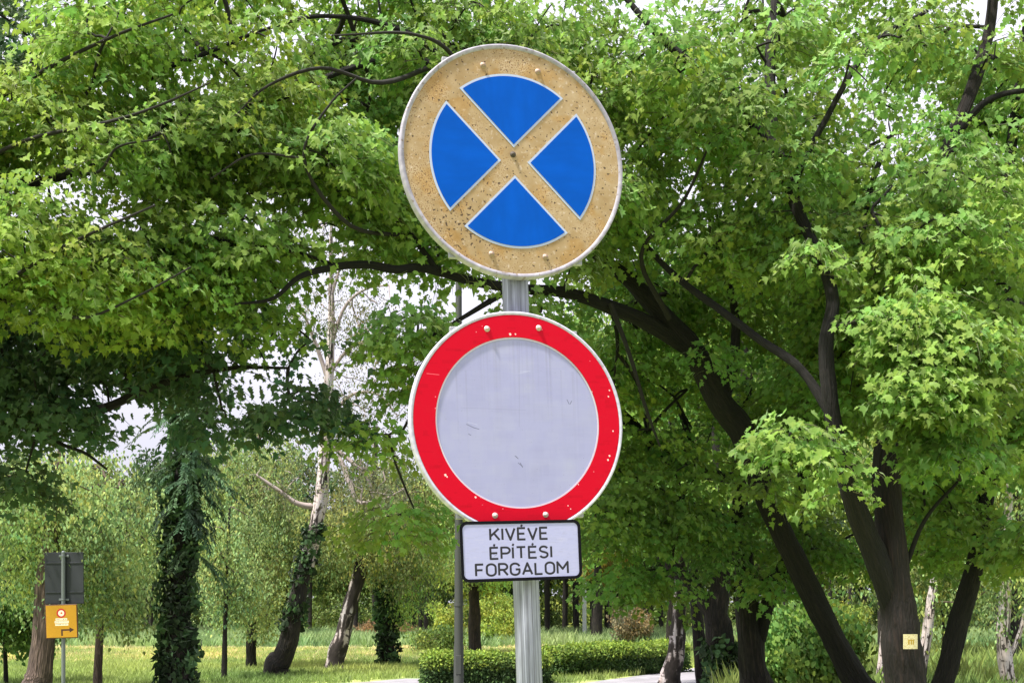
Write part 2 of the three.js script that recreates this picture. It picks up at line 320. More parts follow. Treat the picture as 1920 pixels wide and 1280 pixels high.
function meadow(name, label, geo, n, d0, d1, tint, filter, mat = M.fine) {
  const list = [], q = new THREE.Quaternion();
  for (let i = 0; i < n; i++) {
    const d = d0 + (d1 - d0) * R0(), x = (R0() - 0.5) * d * 1.25; if (filter && !filter(x, d)) continue;
    const patch = noise.noise(x * 0.25, d * 0.2, 4), k = 0.75 + 0.5 * R0() + patch * 0.5, s = 0.7 + 0.6 * R0();
    list.push({ m: new THREE.Matrix4().compose(V(x, 0, -d), q.setFromAxisAngle(V(0, 1, 0), R0() * 6.28).clone(), V(s, s * (0.8 + 0.5 * R0() + patch * 0.4), s)), c: [tint[0] * k * (1 + 0.3 * patch), tint[1] * k, tint[2] * k] });
  }
  const im = instances(name, geo, list, scene, V(0, 0, 0), mat); im.name = numbered(name); tag(im, label, 'grass', null, 'stuff');
}
const EDGE = [[500, 1292], [560, 1286], [690, 1278], [760, 1272], [860, 1273], [960, 1280], [1090, 1281], [1150, 1273], [1240, 1261], [1310, 1251], [1335, 1252]];
const onPath = (x, d) => { const px = x / d * F + 960, py = groundRow(d), i = EDGE.findIndex(([e]) => e > px); return i > 0 && py > THREE.MathUtils.lerp(EDGE[i - 1][1], EDGE[i][1], (px - EDGE[i - 1][0]) / (EDGE[i][0] - EDGE[i - 1][0])) - 1; };
meadow('mown_grass', 'short mown grass around the tree feet beside the asphalt path', tuft(31, 14, 0.13, 0.006), 26000, 20.5, 40, [0.29, 0.39, 0.13], (x, d) => !onPath(x, d));
meadow('dry_grass', 'sparse yellowish grass on the dry strip across the meadow', tuft(32, 10, 0.11, 0.006), 9000, 31, 42, [0.52, 0.48, 0.30], (x, d) => x / d * F + 960 < 1240);
meadow('tall_grass', 'tall blue-green grass at the far side of the meadow', tuft(33, 12, 0.36, 0.012), 12000, 43, 62, [0.27, 0.40, 0.19]);
meadow('rank_grass', 'rank bright grass under the trees at the right', tuft(34, 12, 0.42, 0.01), 5000, 17, 34, [0.27, 0.37, 0.11], (x, d) => x / d * F + 960 > 1345 && !onPath(x, d));

// ------------------------------------------------------------------ canopy openings (sky between the boughs)
for (const a of [[195, 418, 66, 46], [270, 445, 60, 22], [300, 480, 40, 22], [450, 445, 36, 44], [505, 430, 40, 50], [600, 450, 62, 52], [650, 590, 75, 70], [600, 690, 85, 42], [690, 560, 70, 50], [480, 725, 66, 44], [420, 640, 34, 18], [275, 792, 40, 50], [240, 790, 20, 24], [140, 727, 40, 20], [45, 665, 30, 14], [870, 590, 44, 26], [395, 700, 28, 16],
  [80, 25, 55, 22], [15, 60, 22, 34], [110, 105, 26, 16], [700, 40, 40, 28], [640, 165, 34, 24], [530, 85, 40, 26], [560, 290, 22, 22],
  [1888, 95, 64, 86], [1798, 125, 46, 56], [1745, 60, 60, 44], [1590, 20, 60, 30], [1570, 212, 62, 26], [1416, 78, 22, 44], [1545, 255, 14, 12], [1378, 508, 14, 10], [1365, 640, 8, 20], [1340, 30, 30, 26], [1690, 20, 24, 18]]) opening(a[0], a[1], 11.5, a[2] + 4, a[3] + 4, 9);

// ------------------------------------------------------------------ the near maples
const MAPLE = [0.24, 0.365, 0.062];
tree({ name: 'maple_tree', label: 'dark-trunked maple bearing a cream painted waymark square', seed: 101, bark: M.mapleWarm, limbMat: M.maple, tint: MAPLE, leaves: 297, detail: 7,
  limbs: [
    [[1712, 1425, 11.6, 90], [1700, 1300, 11.6, 74], [1690, 1200, 11.6, 70], [1681, 1110, 11.6, 63], [1670, 1000, 11.6, 52], [1662, 880, 11.7, 46], [1680, 740, 12, 40], [1704, 600, 12.2, 36], [1728, 430, 12.5, 33], [1775, 290, 12.7, 30], [1825, 160, 12.8, 25], [1855, 60, 13, 21], [1870, -80, 13, 16]],
    [[1678, 1150, 11.62, 44], [1645, 1050, 11.5, 48], [1605, 950, 11.3, 40], [1574, 840, 11.1, 31], [1556, 740, 11, 29], [1550, 640, 11, 28], [1562, 560, 11.05, 25], [1536, 480, 11.2, 21], [1490, 380, 11.4, 23], [1452, 260, 11.6, 22], [1444, 120, 11.8, 20], [1452, 0, 12, 14]],
    [[1556, 770, 11.02, 22], [1500, 690, 11.2, 16], [1430, 640, 11.5, 15], [1350, 580, 11.8, 14], [1270, 520, 12, 12], [1180, 430, 12.2, 10], [1110, 370, 12.3, 6]],
    [[1466, 310, 11.5, 20], [1400, 215, 11.4, 18], [1330, 150, 11.3, 16], [1230, 60, 11.2, 14], [1160, -20, 11.2, 10]],
    [[1480, 360, 11.4, 14], [1540, 240, 11.2, 11], [1640, 80, 11.2, 10], [1740, 20, 11.2, 7]],
    [[1700, 610, 12.2, 18], [1620, 480, 12.5, 14], [1640, 330, 12.8, 11], [1690, 220, 13, 7]],
    [[1788, 262, 12.7, 16], [1850, 190, 12.5, 12], [1920, 170, 12.4, 9], [1990, 180, 12.4, 6]],
    [[1700, 1060, 11.6, 10], [1722, 1000, 11.5, 9], [1745, 960, 11.4, 7], [1800, 900, 11.2, 5]],
  ],
  clumps: [[1785, 670, 10.5, 80, 110, 0.6, 17], [1715, 600, 10.6, 40, 60, 0.4, 11, 0.22], [1740, 740, 10.3, 40, 40, 0.3, 9, 0.2], [1494, 850, 10.3, 20, 50, 0.3, 3, 0.25], [1640, 600, 10.7, 20, 20, 0.3, 2, 0.25], [1470, 330, 11.2, 40, 60, 0.3, 5, 0.2], [1445, 60, 11.4, 40, 30, 0.3, 4, 0.2], [1380, 190, 11, 40, 30, 0.3, 3, 0.2], [1590, 160, 11, 50, 60, 0.3, 4, 0.2], [1280, 110, 11, 40, 30, 0.3, 3, 0.2], [1540, 470, 10.9, 30, 20, 0.2, 2, 0.2], [1860, 120, 12.4, 30, 50, 0.3, 3, 0.2], [1700, 60, 11, 50, 30, 0.3, 3, 0.2], [1590, 890, 10.7, 16, 10, 0.2, 1, 0.15], [1790, 830, 10.8, 40, 30, 0.4, 5, 0.3], [1640, 560, 13, 120, 140, 0.7, 18], [1740, 760, 13.4, 120, 120, 0.7, 14], [1600, 330, 12.7, 230, 170, 1.2, 38], [1420, 420, 12.2, 140, 120, 0.9, 22], [1450, 180, 13.2, 200, 170, 1.1, 30], [1740, 170, 14.2, 210, 190, 1.1, 26], [1600, -60, 12.8, 380, 130, 1.3, 24], [1760, 430, 11.6, 150, 120, 1.0, 26], [1600, 660, 13, 120, 170, 0.7, 20], [1480, 720, 14.6, 90, 130, 0.6, 14], [1740, 930, 13, 90, 50, 0.5, 7]] });
tree({ name: 'maple_tree', label: 'dark maple whose trunk leans right beside the waymarked tree', seed: 102, bark: M.maple, tint: MAPLE, leaves: 297, detail: 6,
  limbs: [
    [[1745, 1393, 13, 50], [1770, 1280, 13, 40], [1800, 1160, 13, 37], [1826, 1070, 13, 34], [1848, 940, 13, 31], [1868, 800, 13, 29], [1884, 680, 13, 26], [1890, 560, 13.2, 28], [1884, 430, 13.5, 22], [1900, 250, 13.5, 18], [1925, 50, 13.5, 12]],
    [[1886, 650, 13, 22], [1935, 540, 12.8, 20], [1985, 420, 12.6, 15], [2030, 240, 12.4, 10]],
    [[2000, 520, 12.6, 14], [1930, 497, 12.4, 13], [1860, 482, 12.2, 12], [1800, 464, 12, 8], [1740, 470, 11.8, 5]],
    [[1870, 790, 13, 14], [1820, 850, 12.6, 10], [1780, 880, 12.4, 6]],
  ],
  clumps: [[1860, 590, 12.4, 120, 130, 1.0, 24], [1930, 780, 12, 70, 130, 0.7, 16], [1800, 860, 13.6, 90, 90, 0.6, 12], [1900, 380, 14, 150, 170, 1.0, 22], [1910, 130, 14.6, 130, 160, 1.0, 9], [2060, 420, 13, 170, 420, 1.5, 46], [1960, 1000, 12.2, 80, 60, 0.6, 8], [1780, 1000, 14, 110, 50, 0.6, 8]] });
tree({ name: 'maple_tree', label: 'maple with curved trunk whose long limb arches behind the two round signs', seed: 103, bark: M.maple, tint: MAPLE, leaves: 297, detail: 6,
  limbs: [
    [[1655, 1367, 14.5, 56], [1610, 1280, 14.5, 46], [1545, 1160, 14.4, 42], [1490, 1050, 14.2, 40], [1450, 960, 14, 40], [1420, 890, 13.8, 43], [1385, 800, 13.6, 45], [1345, 745, 13.4, 50], [1305, 665, 13.2, 42], [1250, 600, 13, 36], [1190, 535, 12.8, 29], [1110, 470, 12.4, 22], [1030, 380, 12, 17], [960, 250, 11.8, 18], [880, 100, 11.6, 14]],
    [[1300, 660, 13.2, 28], [1215, 605, 12.8, 30], [1150, 578, 12.4, 26], [1060, 548, 12, 21], [960, 540, 11.6, 19], [890, 528, 11.3, 18], [830, 512, 11.1, 16], [790, 502, 11, 17], [740, 505, 10.85, 15], [690, 496, 10.75, 15], [620, 502, 10.6, 15], [560, 520, 10.4, 10], [510, 560, 10.3, 7], [440, 570, 10.2, 4]],
    [[1355, 750, 13.4, 30], [1372, 690, 13.4, 22], [1380, 600, 13.5, 16], [1340, 440, 13.6, 12], [1300, 250, 13.6, 8]],
    [[1100, 455, 12.3, 18], [980, 330, 11.6, 16], [900, 200, 11.2, 15], [780, 110, 11, 14], [650, 130, 10.9, 11], [520, 190, 10.8, 7]],
    [[820, 508, 11.05, 12], [770, 440, 11, 11], [660, 330, 10.8, 9], [560, 300, 10.6, 7], [430, 290, 10.5, 5]],
    [[640, 500, 10.65, 7], [540, 470, 10.5, 7], [400, 455, 10.4, 6], [290, 470, 10.3, 4]],
    [[900, 170, 11.15, 12], [760, 60, 11, 10], [600, 30, 10.9, 8], [480, 60, 10.8, 5]],
    [[960, 540, 11.6, 14], [860, 600, 11.3, 8], [790, 640, 11.2, 5]],
  ],
  front: [
    [[800, 120, 11, 10], [700, 150, 10.2, 9], [600, 130, 9.9, 7], [500, 165, 9.8, 5], [440, 215, 9.8, 3]],
    [[770, 440, 11, 9], [650, 420, 10.2, 8], [560, 300, 9.8, 6], [610, 200, 9.7, 4], [660, 150, 9.7, 3]],
    [[560, 300, 9.8, 5], [470, 290, 9.7, 4], [400, 330, 9.7, 3]],
    [[900, 200, 11.2, 10], [830, 90, 10.2, 8], [760, 70, 10, 6], [620, 60, 9.9, 4]],
    [[1250, 600, 12.7, 10], [1200, 480, 12, 9], [1290, 380, 11.6, 7], [1330, 250, 11.4, 4]],
    [[1150, 575, 12.2, 9], [1180, 680, 12.4, 8], [1215, 760, 12.6, 6], [1230, 840, 12.8, 4]]],
  clumps: [[1240, 480, 14.2, 150, 120, 0.7, 24], [1130, 640, 14, 90, 110, 0.7, 14], [1250, 260, 12.6, 180, 180, 1.3, 38], [1050, 90, 12, 230, 160, 1.4, 38], [820, 60, 12.3, 220, 140, 1.0, 28], [1360, 540, 14.4, 150, 150, 0.7, 24], [1220, 760, 14.8, 130, 130, 0.7, 18], [1110, 400, 12, 90, 90, 0.7, 12], [770, 620, 11.2, 80, 46, 0.5, 7], [830, 700, 11.4, 50, 60, 0.4, 6], [720, 820, 11.6, 40, 20, 0.4, 3], [740, 950, 12, 40, 30, 0.4, 4], [790, 430, 11.3, 90, 80, 0.6, 11], [640, 360, 11, 120, 80, 0.8, 17], [520, 310, 10.8, 170, 110, 1.0, 28], [650, 170, 12, 200, 130, 0.9, 28], [430, 555, 10.9, 110, 50, 0.5, 12], [300, 460, 10.6, 120, 40, 0.6, 12], [500, 450, 10.7, 120, 60, 0.7, 14], [620, 420, 11.3, 100, 40, 0.5, 8], [700, -80, 11.8, 420, 110, 1.2, 22], [880, 330, 11.8, 110, 130, 0.8, 12], [1010, 590, 11.9, 60, 40, 0.4, 5], [1340, 660, 12.8, 10, 10, 0.2, 1, 0.15], [1425, 905, 13.2, 30, 24, 0.2, 2, 0.2], [1080, 500, 11.8, 30, 20, 0.3, 1, 0.2], [780, 90, 10.9, 60, 30, 0.3, 4, 0.2]] });
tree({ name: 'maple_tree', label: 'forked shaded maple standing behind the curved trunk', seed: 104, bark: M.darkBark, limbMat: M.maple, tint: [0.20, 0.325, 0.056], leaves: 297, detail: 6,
  limbs: [
    [[1424, 1345, 16, 64], [1414, 1260, 16, 53], [1402, 1150, 16, 45], [1396, 1060, 16, 36], [1390, 960, 16, 30], [1384, 850, 16, 26], [1398, 720, 16, 28], [1390, 560, 16, 20]],
    [[1424, 1200, 16, 26], [1444, 1120, 15.9, 27], [1478, 1045, 15.8, 28], [1500, 940, 15.8, 20], [1510, 800, 15.8, 12]],
    [[1392, 985, 16, 18], [1330, 960, 15.6, 14], [1250, 925, 15.3, 11], [1160, 880, 15, 7]],
    [[1388, 900, 16, 24], [1300, 880, 15.6, 24], [1225, 838, 15.2, 25], [1190, 802, 15, 26], [1150, 760, 14.8, 18]],
    [[1222, 836, 15.2, 15], [1204, 720, 15, 13], [1216, 640, 15, 9], [1200, 560, 15, 5]],
    [[1310, 882, 15.6, 13], [1280, 780, 15.6, 12], [1250, 700, 15.6, 8]],
    [[1396, 1050, 16, 20], [1330, 1020, 15.6, 14], [1240, 990, 15.2, 10], [1140, 960, 15, 8], [1110, 930, 14.9, 5]],
  ],
  clumps: [[1250, 920, 15, 150, 90, 1.0, 19], [1150, 1000, 14.8, 90, 70, 0.8, 11], [1320, 1010, 15.2, 70, 40, 0.7, 6], [1470, 780, 15.6, 150, 150, 0.9, 17], [1510, 1000, 15.4, 90, 70, 0.7, 11], [1280, 780, 15.8, 170, 110, 1.0, 15], [1190, 1090, 15, 100, 40, 0.6, 7], [1590, 1030, 15.6, 70, 40, 0.7, 5], [1500, 560, 15.8, 200, 140, 1.0, 22], [1740, 1010, 15.6, 110, 50, 0.7, 8], [1440, 1070, 15.2, 40, 34, 0.3, 3]] });
tree({ name: 'maple_tree', label: 'bright yellow-green maple boughs reaching in over the meadow opposite the curved maple', seed: 105, bark: M.maple, tint: [0.255, 0.365, 0.052], size: 0.86, per: 16, leaves: 297, detail: 5,
  limbs: [
    [[-330, 1450, 10.6, 110], [-320, 1200, 10.6, 86], [-310, 900, 10.6, 70], [-300, 600, 10.6, 56], [-260, 300, 10.7, 40], [-200, 0, 10.8, 26]],
    [[-300, 560, 10.6, 34], [-180, 440, 10.4, 26], [-20, 360, 10.3, 20], [120, 330, 10.2, 14], [260, 270, 10.2, 10], [330, 215, 10.2, 7]],
    [[-280, 400, 10.7, 26], [-100, 250, 10.6, 20], [120, 170, 10.6, 15], [330, 120, 10.6, 10], [480, 60, 10.6, 6]],
    [[-305, 700, 10.6, 30], [-150, 610, 10.3, 22], [30, 560, 10.2, 15], [200, 520, 10.2, 10], [330, 540, 10.2, 7]],
  ],
  front: [
    [[-130, 350, 10.2, 10], [60, 262, 9.5, 8], [190, 236, 9.3, 7], [300, 205, 9.2, 5], [390, 150, 9.2, 3]],
    [[-90, 250, 10.5, 10], [90, 120, 9.6, 8], [230, 66, 9.4, 6], [330, 20, 9.3, 4]],
    [[130, 325, 10.15, 8], [190, 310, 9.4, 6], [215, 272, 9.3, 5], [300, 262, 9.2, 3]],
    [[-60, 590, 10.25, 10], [90, 480, 9.4, 8], [180, 430, 9.2, 6], [290, 380, 9.2, 4]],
    [[60, 555, 10.15, 7], [160, 590, 9.5, 6], [260, 560, 9.4, 4], [350, 500, 9.4, 3]]],
  clumps: [[120, 320, 10, 230, 110, 1.1, 44], [360, 150, 10.6, 220, 130, 1.2, 42], [420, 320, 10.6, 140, 90, 1, 22], [120, 510, 10.1, 200, 70, 0.9, 26], [330, 560, 10.5, 110, 80, 0.8, 14], [-150, 400, 10.4, 160, 360, 1.2, 34], [290, -60, 10.8, 250, 110, 1.2, 28], [80, 215, 10.3, 110, 50, 0.7, 10]] });
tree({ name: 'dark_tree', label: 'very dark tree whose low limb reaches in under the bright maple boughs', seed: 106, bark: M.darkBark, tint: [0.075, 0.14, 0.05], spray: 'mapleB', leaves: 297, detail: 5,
  limbs: [
    [[-420, 1410, 12.2, 100], [-400, 1150, 12.2, 80], [-390, 900, 12.2, 64], [-380, 600, 12.2, 50], [-330, 200, 12.3, 34], [-250, -150, 12.4, 20]],
    [[-385, 800, 12.2, 40], [-250, 790, 12, 32], [-80, 788, 11.8, 26], [60, 786, 11.7, 22], [190, 766, 11.6, 18], [300, 720, 11.5, 13], [430, 690, 11.4, 9], [540, 690, 11.3, 5]],
    [[60, 786, 11.7, 9], [110, 830, 11.6, 8], [160, 850, 11.5, 6], [200, 880, 11.5, 4]],
    [[-380, 560, 12.2, 26], [-200, 420, 12.3, 18], [-20, 250, 12.4, 13], [70, 100, 12.5, 9]],
  ],
  clumps: [[90, 665, 11.8, 230, 75, 1, 36], [320, 655, 11.5, 110, 60, 0.9, 12], [480, 650, 11.3, 120, 60, 0.6, 9], [570, 745, 11.4, 40, 30, 0.4, 4, 0.25], [400, 780, 11.6, 60, 24, 0.4, 5], [60, 770, 11.5, 140, 24, 0.6, 9], [60, 70, 13, 130, 120, 1, 16], [70, 590, 12.2, 180, 70, 0.8, 18], [-180, 700, 12, 160, 180, 1, 30], [30, 890, 11.6, 50, 26, 0.3, 4], [560, 760, 11.4, 60, 26, 0.4, 4]] });

// ------------------------------------------------------------------ the painted waymark on the first maple
{
  const host = scene.getObjectByName('maple_tree');
  const c = document.createElement('canvas'); c.width = c.height = 128; const x = c.getContext('2d');
  x.fillStyle = '#cfc29a'; x.fillRect(0, 0, 128, 128);
  const R = rng(7); for (let i = 0; i < 260; i++) { x.fillStyle = ['#bdae84', '#ddd3b2', '#a8966a'][i % 3]; x.fillRect(R() * 128, R() * 128, 3 + R() * 6, 2 + R() * 4); }
  x.fillStyle = '#a98a2c'; x.fillRect(40, 48, 14, 42); x.fillRect(62, 46, 12, 44); x.fillRect(80, 50, 12, 40); x.fillRect(40, 46, 52, 10);
  const t = new THREE.CanvasTexture(c); t.colorSpace = THREE.SRGBColorSpace;
  const p = at(1694, 1201, 11.6), rad = 91 / 2 / F * 11.6 + 0.012, w = 0.155, g = new THREE.CylinderGeometry(rad, rad, 0.15, 8, 1, true, -w / rad / 2, w / rad);
  const m = mesh('waymark', g, new THREE.MeshStandardMaterial({ map: t, roughness: 0.9, side: THREE.DoubleSide }), host);
  m.position.copy(at(1687, 1201, 11.6)).sub(host.position); m.rotation.y = 0.1; m.userData.label = 'cream painted square with a yellow mark';
}

// ------------------------------------------------------------------ trees of the middle distance
const BIRCH = [0.31, 0.40, 0.13];
const mid = (o) => tree({ name: 'birch_tree', bark: M.birch, twig: M.brownTwig, tint: BIRCH, spray: 'soft', hang: true, per: 9, spread: 0.62, thick: 0.5, uneven: 0.5, keep: 0.86, leafMat: M.fine, openings: false, detail: 4, rad: 8, twigR: 0.0095, ...o });
mid({ label: 'mottled birch trunk beside the end of the hedge', seed: 201, bark: M.birchDark, spray: 'bush', hang: false, per: 12, tint: [0.18, 0.29, 0.06],
  limbs: [[[1258, 1291, 21.5, 40], [1268, 1220, 21.5, 31], [1273, 1150, 21.5, 26], [1279, 1060, 21.5, 22], [1270, 950, 21.5, 18], [1260, 800, 21.5, 12], [1250, 600, 21.5, 6]]],
  clumps: [[1260, 880, 21.5, 170, 130, 1.6, 30], [1240, 650, 21.5, 150, 170, 1.6, 26]] });
mid({ name: 'slim_tree', label: 'slim straight dark trunk just right of the mottled birch', seed: 202, bark: M.darkBark, spray: 'bush', hang: false, per: 12, tint: [0.16, 0.26, 0.055],
  limbs: [[[1318, 1288, 22, 27], [1311, 1200, 22, 24], [1302, 1100, 22, 20], [1294, 1000, 22, 16], [1284, 850, 22, 10], [1280, 650, 22, 5]]],
  clumps: [[1310, 900, 22, 140, 110, 1.4, 24], [1330, 640, 22, 140, 170, 1.4, 24]] });
mid({ name: 'forked_tree', label: 'low forked trunk wrapped with ivy at its foot, left of the shaded maple', seed: 203, bark: M.darkBark, spray: 'bush', hang: false, per: 12, tint: [0.16, 0.27, 0.055],
  limbs: [[[1362, 1303, 20, 54], [1360, 1250, 20, 50], [1349, 1190, 20, 52], [1343, 1145, 20, 46], [1353, 1080, 20, 34], [1352, 980, 20, 24], [1340, 800, 20, 12]],
    [[1345, 1160, 20, 34], [1302, 1102, 20, 29], [1262, 1062, 19.8, 25], [1234, 1034, 19.6, 18], [1195, 985, 19.4, 9]]],
  ivy: [[0, 260, 0.28, 0.0, 0.28]], clumps: [[1350, 960, 20.2, 150, 90, 1.4, 24], [1200, 950, 19.4, 120, 80, 1.2, 18]] });
mid({ label: 'white birch stem near the edge of the wood beyond the right-leaning maple', seed: 204,
  limbs: [[[1897, 1312, 19, 30], [1890, 1270, 19, 27], [1882, 1200, 19, 24], [1885, 1120, 19, 22], [1888, 1050, 19, 17], [1893, 900, 19, 12], [1890, 700, 19, 6]], [[1890, 1240, 19, 12], [1915, 1180, 19, 8], [1930, 1100, 19, 5]]],
  clumps: [[1880, 1040, 19.4, 110, 110, 1.4, 24], [1860, 820, 19.4, 150, 140, 1.6, 30]] });
mid({ label: 'thin white birch stem showing between the waymarked and leaning maples', seed: 205,
  limbs: [[[1722, 1310, 19.2, 24], [1737, 1200, 19.2, 20], [1746, 1130, 19.2, 17], [1757, 1050, 19.2, 13], [1762, 900, 19.2, 9], [1765, 750, 19.2, 5]]],
  clumps: [[1780, 1060, 19.6, 110, 100, 1.4, 24], [1760, 850, 19.6, 150, 120, 1.6, 28]] });
mid({ label: 'slender pale birch stem close against the left of the waymarked trunk', seed: 206,
  limbs: [[[1650, 1303, 20, 17], [1654, 1235, 20, 14], [1664, 1100, 20, 10], [1672, 900, 20, 5]]], clumps: [[1640, 1000, 20.4, 120, 70, 1.2, 16]] });

const WEEP = [0.28, 0.375, 0.135];
mid({ name: 'pine_tree', label: 'pinkish scaly trunk behind the grey sign panel, under pale drooping foliage', seed: 211, bark: M.pine, tint: WEEP,
  limbs: [[[66, 1312, 19, 52], [72, 1265, 19, 46], [84, 1150, 19, 40], [92, 1040, 19, 35], [100, 950, 19, 26], [115, 840, 19, 14]], [[96, 990, 19, 14], [160, 920, 19, 9], [230, 900, 19, 5]], [[98, 970, 19, 12], [40, 900, 19, 8], [-40, 880, 19, 5]]],
  clumps: [[130, 930, 19, 120, 90, 1.6, 44], [20, 950, 19.4, 90, 90, 1.4, 26], [180, 1030, 19.6, 90, 90, 1.2, 26], [40, 1070, 20, 40, 50, 0.7, 6, 0.4], [230, 1120, 20, 34, 40, 0.5, 5, 0.4]] });
mid({ name: 'thin_tree', label: 'thin reddish trunk right of the yellow board', seed: 212, bark: M.pine, tint: WEEP,
  limbs: [[[182, 1295, 21, 17], [185, 1200, 21, 14], [188, 1100, 21, 11], [192, 960, 21, 6]]], clumps: [[210, 1010, 21.3, 80, 110, 1.2, 30]] });
mid({ name: 'ivy_tree', label: 'thick trunk wrapped in dark ivy from foot to crown', seed: 213, bark: M.darkBark, spray: 'needle', hang: false, tint: [0.06, 0.115, 0.05], per: 5, spread: 0.5, size: 0.8,
  limbs: [[[335, 1303, 20, 52], [332, 1200, 20, 46], [332, 1080, 20, 40], [338, 950, 20, 34], [345, 820, 20, 24], [350, 700, 20, 14], [355, 600, 20, 8]]],
  ivy: [[0, 640, 0.24, 0.0, 0.95]], clumps: [[345, 820, 20, 50, 90, 0.5, 14], [335, 960, 20, 40, 90, 0.4, 7]] });
mid({ name: 'young_tree', label: 'pencil-thin dark trunk between the ivy-covered tree and the tall birch', seed: 214, bark: M.darkBark, tint: [0.28, 0.365, 0.13],
  limbs: [[[420, 1275, 24, 11], [421, 1200, 24, 9], [424, 1100, 24, 7], [430, 950, 24, 4]]], clumps: [[430, 1040, 24, 60, 90, 1, 26]] });
mid({ label: 'tall pale birch with bare upper twigs rising against the sky', seed: 215, bark: M.darkBark, flare: 1.1, limbMat: M.paleTwig, stemMat: M.birch, twig: M.paleTwig, tint: [0.15, 0.17, 0.075], twigR: 0.007, per: 2.2, size: 0.7, detail: 6,
  limbs: [[[518, 1268, 25.3, 46], [530, 1230, 25.3, 40], [546, 1180, 25.3, 34], [566, 1080, 25.3, 29], [586, 1010, 25.3, 26], [592, 985, 25.3, 24]],
    [[574, 1060, 25.3, 29], [588, 1000, 25.3, 27], [603, 920, 25.3, 25], [610, 820, 25.3, 21], [617, 700, 25.3, 18], [621, 590, 25.3, 13], [620, 500, 25.3, 9], [622, 380, 25.3, 5]],
    [[600, 950, 25.3, 12], [560, 945, 25.2, 10], [520, 918, 25.1, 8], [480, 890, 25, 4]],
    [[608, 850, 25.3, 11], [635, 860, 25.1, 10], [655, 905, 24.9, 9], [672, 940, 24.8, 7], [720, 935, 24.7, 5], [760, 915, 24.6, 3]],
    [[609, 830, 25.3, 9], [640, 850, 25.2, 8], [690, 900, 25, 6], [700, 940, 24.9, 3]],
    [[616, 715, 25.3, 9], [590, 640, 25.3, 7], [565, 580, 25.3, 5], [540, 540, 25.3, 3]],
    [[619, 650, 25.3, 8], [650, 570, 25.2, 6], [690, 540, 25.1, 4], [730, 535, 25, 3]],
    [[617, 700, 25.3, 8], [660, 650, 25.2, 6], [720, 640, 25, 4], [750, 680, 24.9, 3]],
    [[612, 790, 25.3, 8], [660, 740, 25.2, 6], [710, 740, 25, 4], [745, 780, 24.9, 2]],
    [[620, 560, 25.3, 6], [640, 490, 25.2, 4], [655, 420, 25.1, 2]]],
  clumps: [[680, 590, 25.1, 80, 70, 1, 44], [700, 700, 25, 80, 80, 1, 46], [575, 590, 25.2, 60, 70, 0.8, 26], [690, 880, 24.9, 80, 60, 0.8, 40], [720, 930, 24.7, 60, 30, 0.6, 34], [520, 900, 25, 60, 40, 0.6, 16], [650, 780, 25.1, 70, 60, 0.8, 30], [640, 440, 25, 90, 80, 1, 20]],
  ivy: [[0, 170, 0.17, 0.4, 0.95]] });
mid({ name: 'weeping_tree', label: 'pale weeping crown left of the tall birch, hanging to the meadow', seed: 216, bark: M.darkBark, tint: [0.28, 0.365, 0.13],
  limbs: [[[470, 1250, 28, 20], [472, 1150, 28, 18], [470, 1000, 28, 14], [480, 880, 28, 9], [490, 790, 28, 5]]],
  clumps: [[480, 860, 28, 90, 80, 1.6, 40], [430, 960, 28, 80, 100, 1.4, 36], [520, 1000, 28, 70, 100, 1.2, 34], [470, 1060, 28, 80, 50, 1.2, 15], [500, 1150, 28, 40, 30, 0.8, 6, 0.4], [400, 1110, 28, 30, 40, 0.6, 5, 0.4]] });
mid({ label: 'leaning birch with blotched white bark right of the tall birch', seed: 217, bark: M.birchDark, tint: [0.24, 0.29, 0.10],
  limbs: [[[628, 1257, 27.5, 36], [640, 1200, 27.5, 31], [655, 1140, 27.5, 28], [672, 1080, 27.5, 25], [688, 1000, 27.5, 21], [700, 900, 27.5, 14], [705, 800, 27.5, 7]]],
  clumps: [[690, 960, 27.6, 80, 90, 1.4, 34], [750, 1020, 27.8, 80, 90, 1.4, 32], [640, 1010, 28, 60, 80, 1.2, 20], [780, 920, 28, 80, 90, 1.4, 30]] });
mid({ name: 'ivied_tree', label: 'upright dark trunk to the right of the leaning birch', seed: 218, bark: M.darkBark, tint: [0.24, 0.35, 0.09],
  limbs: [[[727, 1250, 29.2, 27], [724, 1150, 29.2, 25], [722, 1080, 29.2, 21], [720, 980, 29.2, 14], [722, 860, 29.2, 7]]], ivy: [[0, 220, 0.24, 0.0, 0.5]],
  clumps: [[740, 1000, 29.4, 90, 80, 1.4, 30], [800, 1040, 29.8, 70, 50, 1.4, 18], [770, 1120, 29.6, 40, 30, 0.8, 6, 0.4]] });
mid({ name: 'broad_tree', label: 'straight brown trunk beside the sign pole, behind the hedge', seed: 219, bark: M.darkBark, spray: 'bush', hang: false, per: 14, tint: [0.23, 0.34, 0.08],
  limbs: [[[890, 1232, 34.6, 25], [889, 1150, 34.6, 22], [888, 1080, 34.6, 18], [886, 960, 34.6, 12], [890, 800, 34.6, 6]]],
  clumps: [[880, 1040, 34.6, 110, 60, 2, 34], [940, 980, 34.6, 130, 90, 2, 40], [840, 960, 34.6, 90, 80, 2, 26]] });
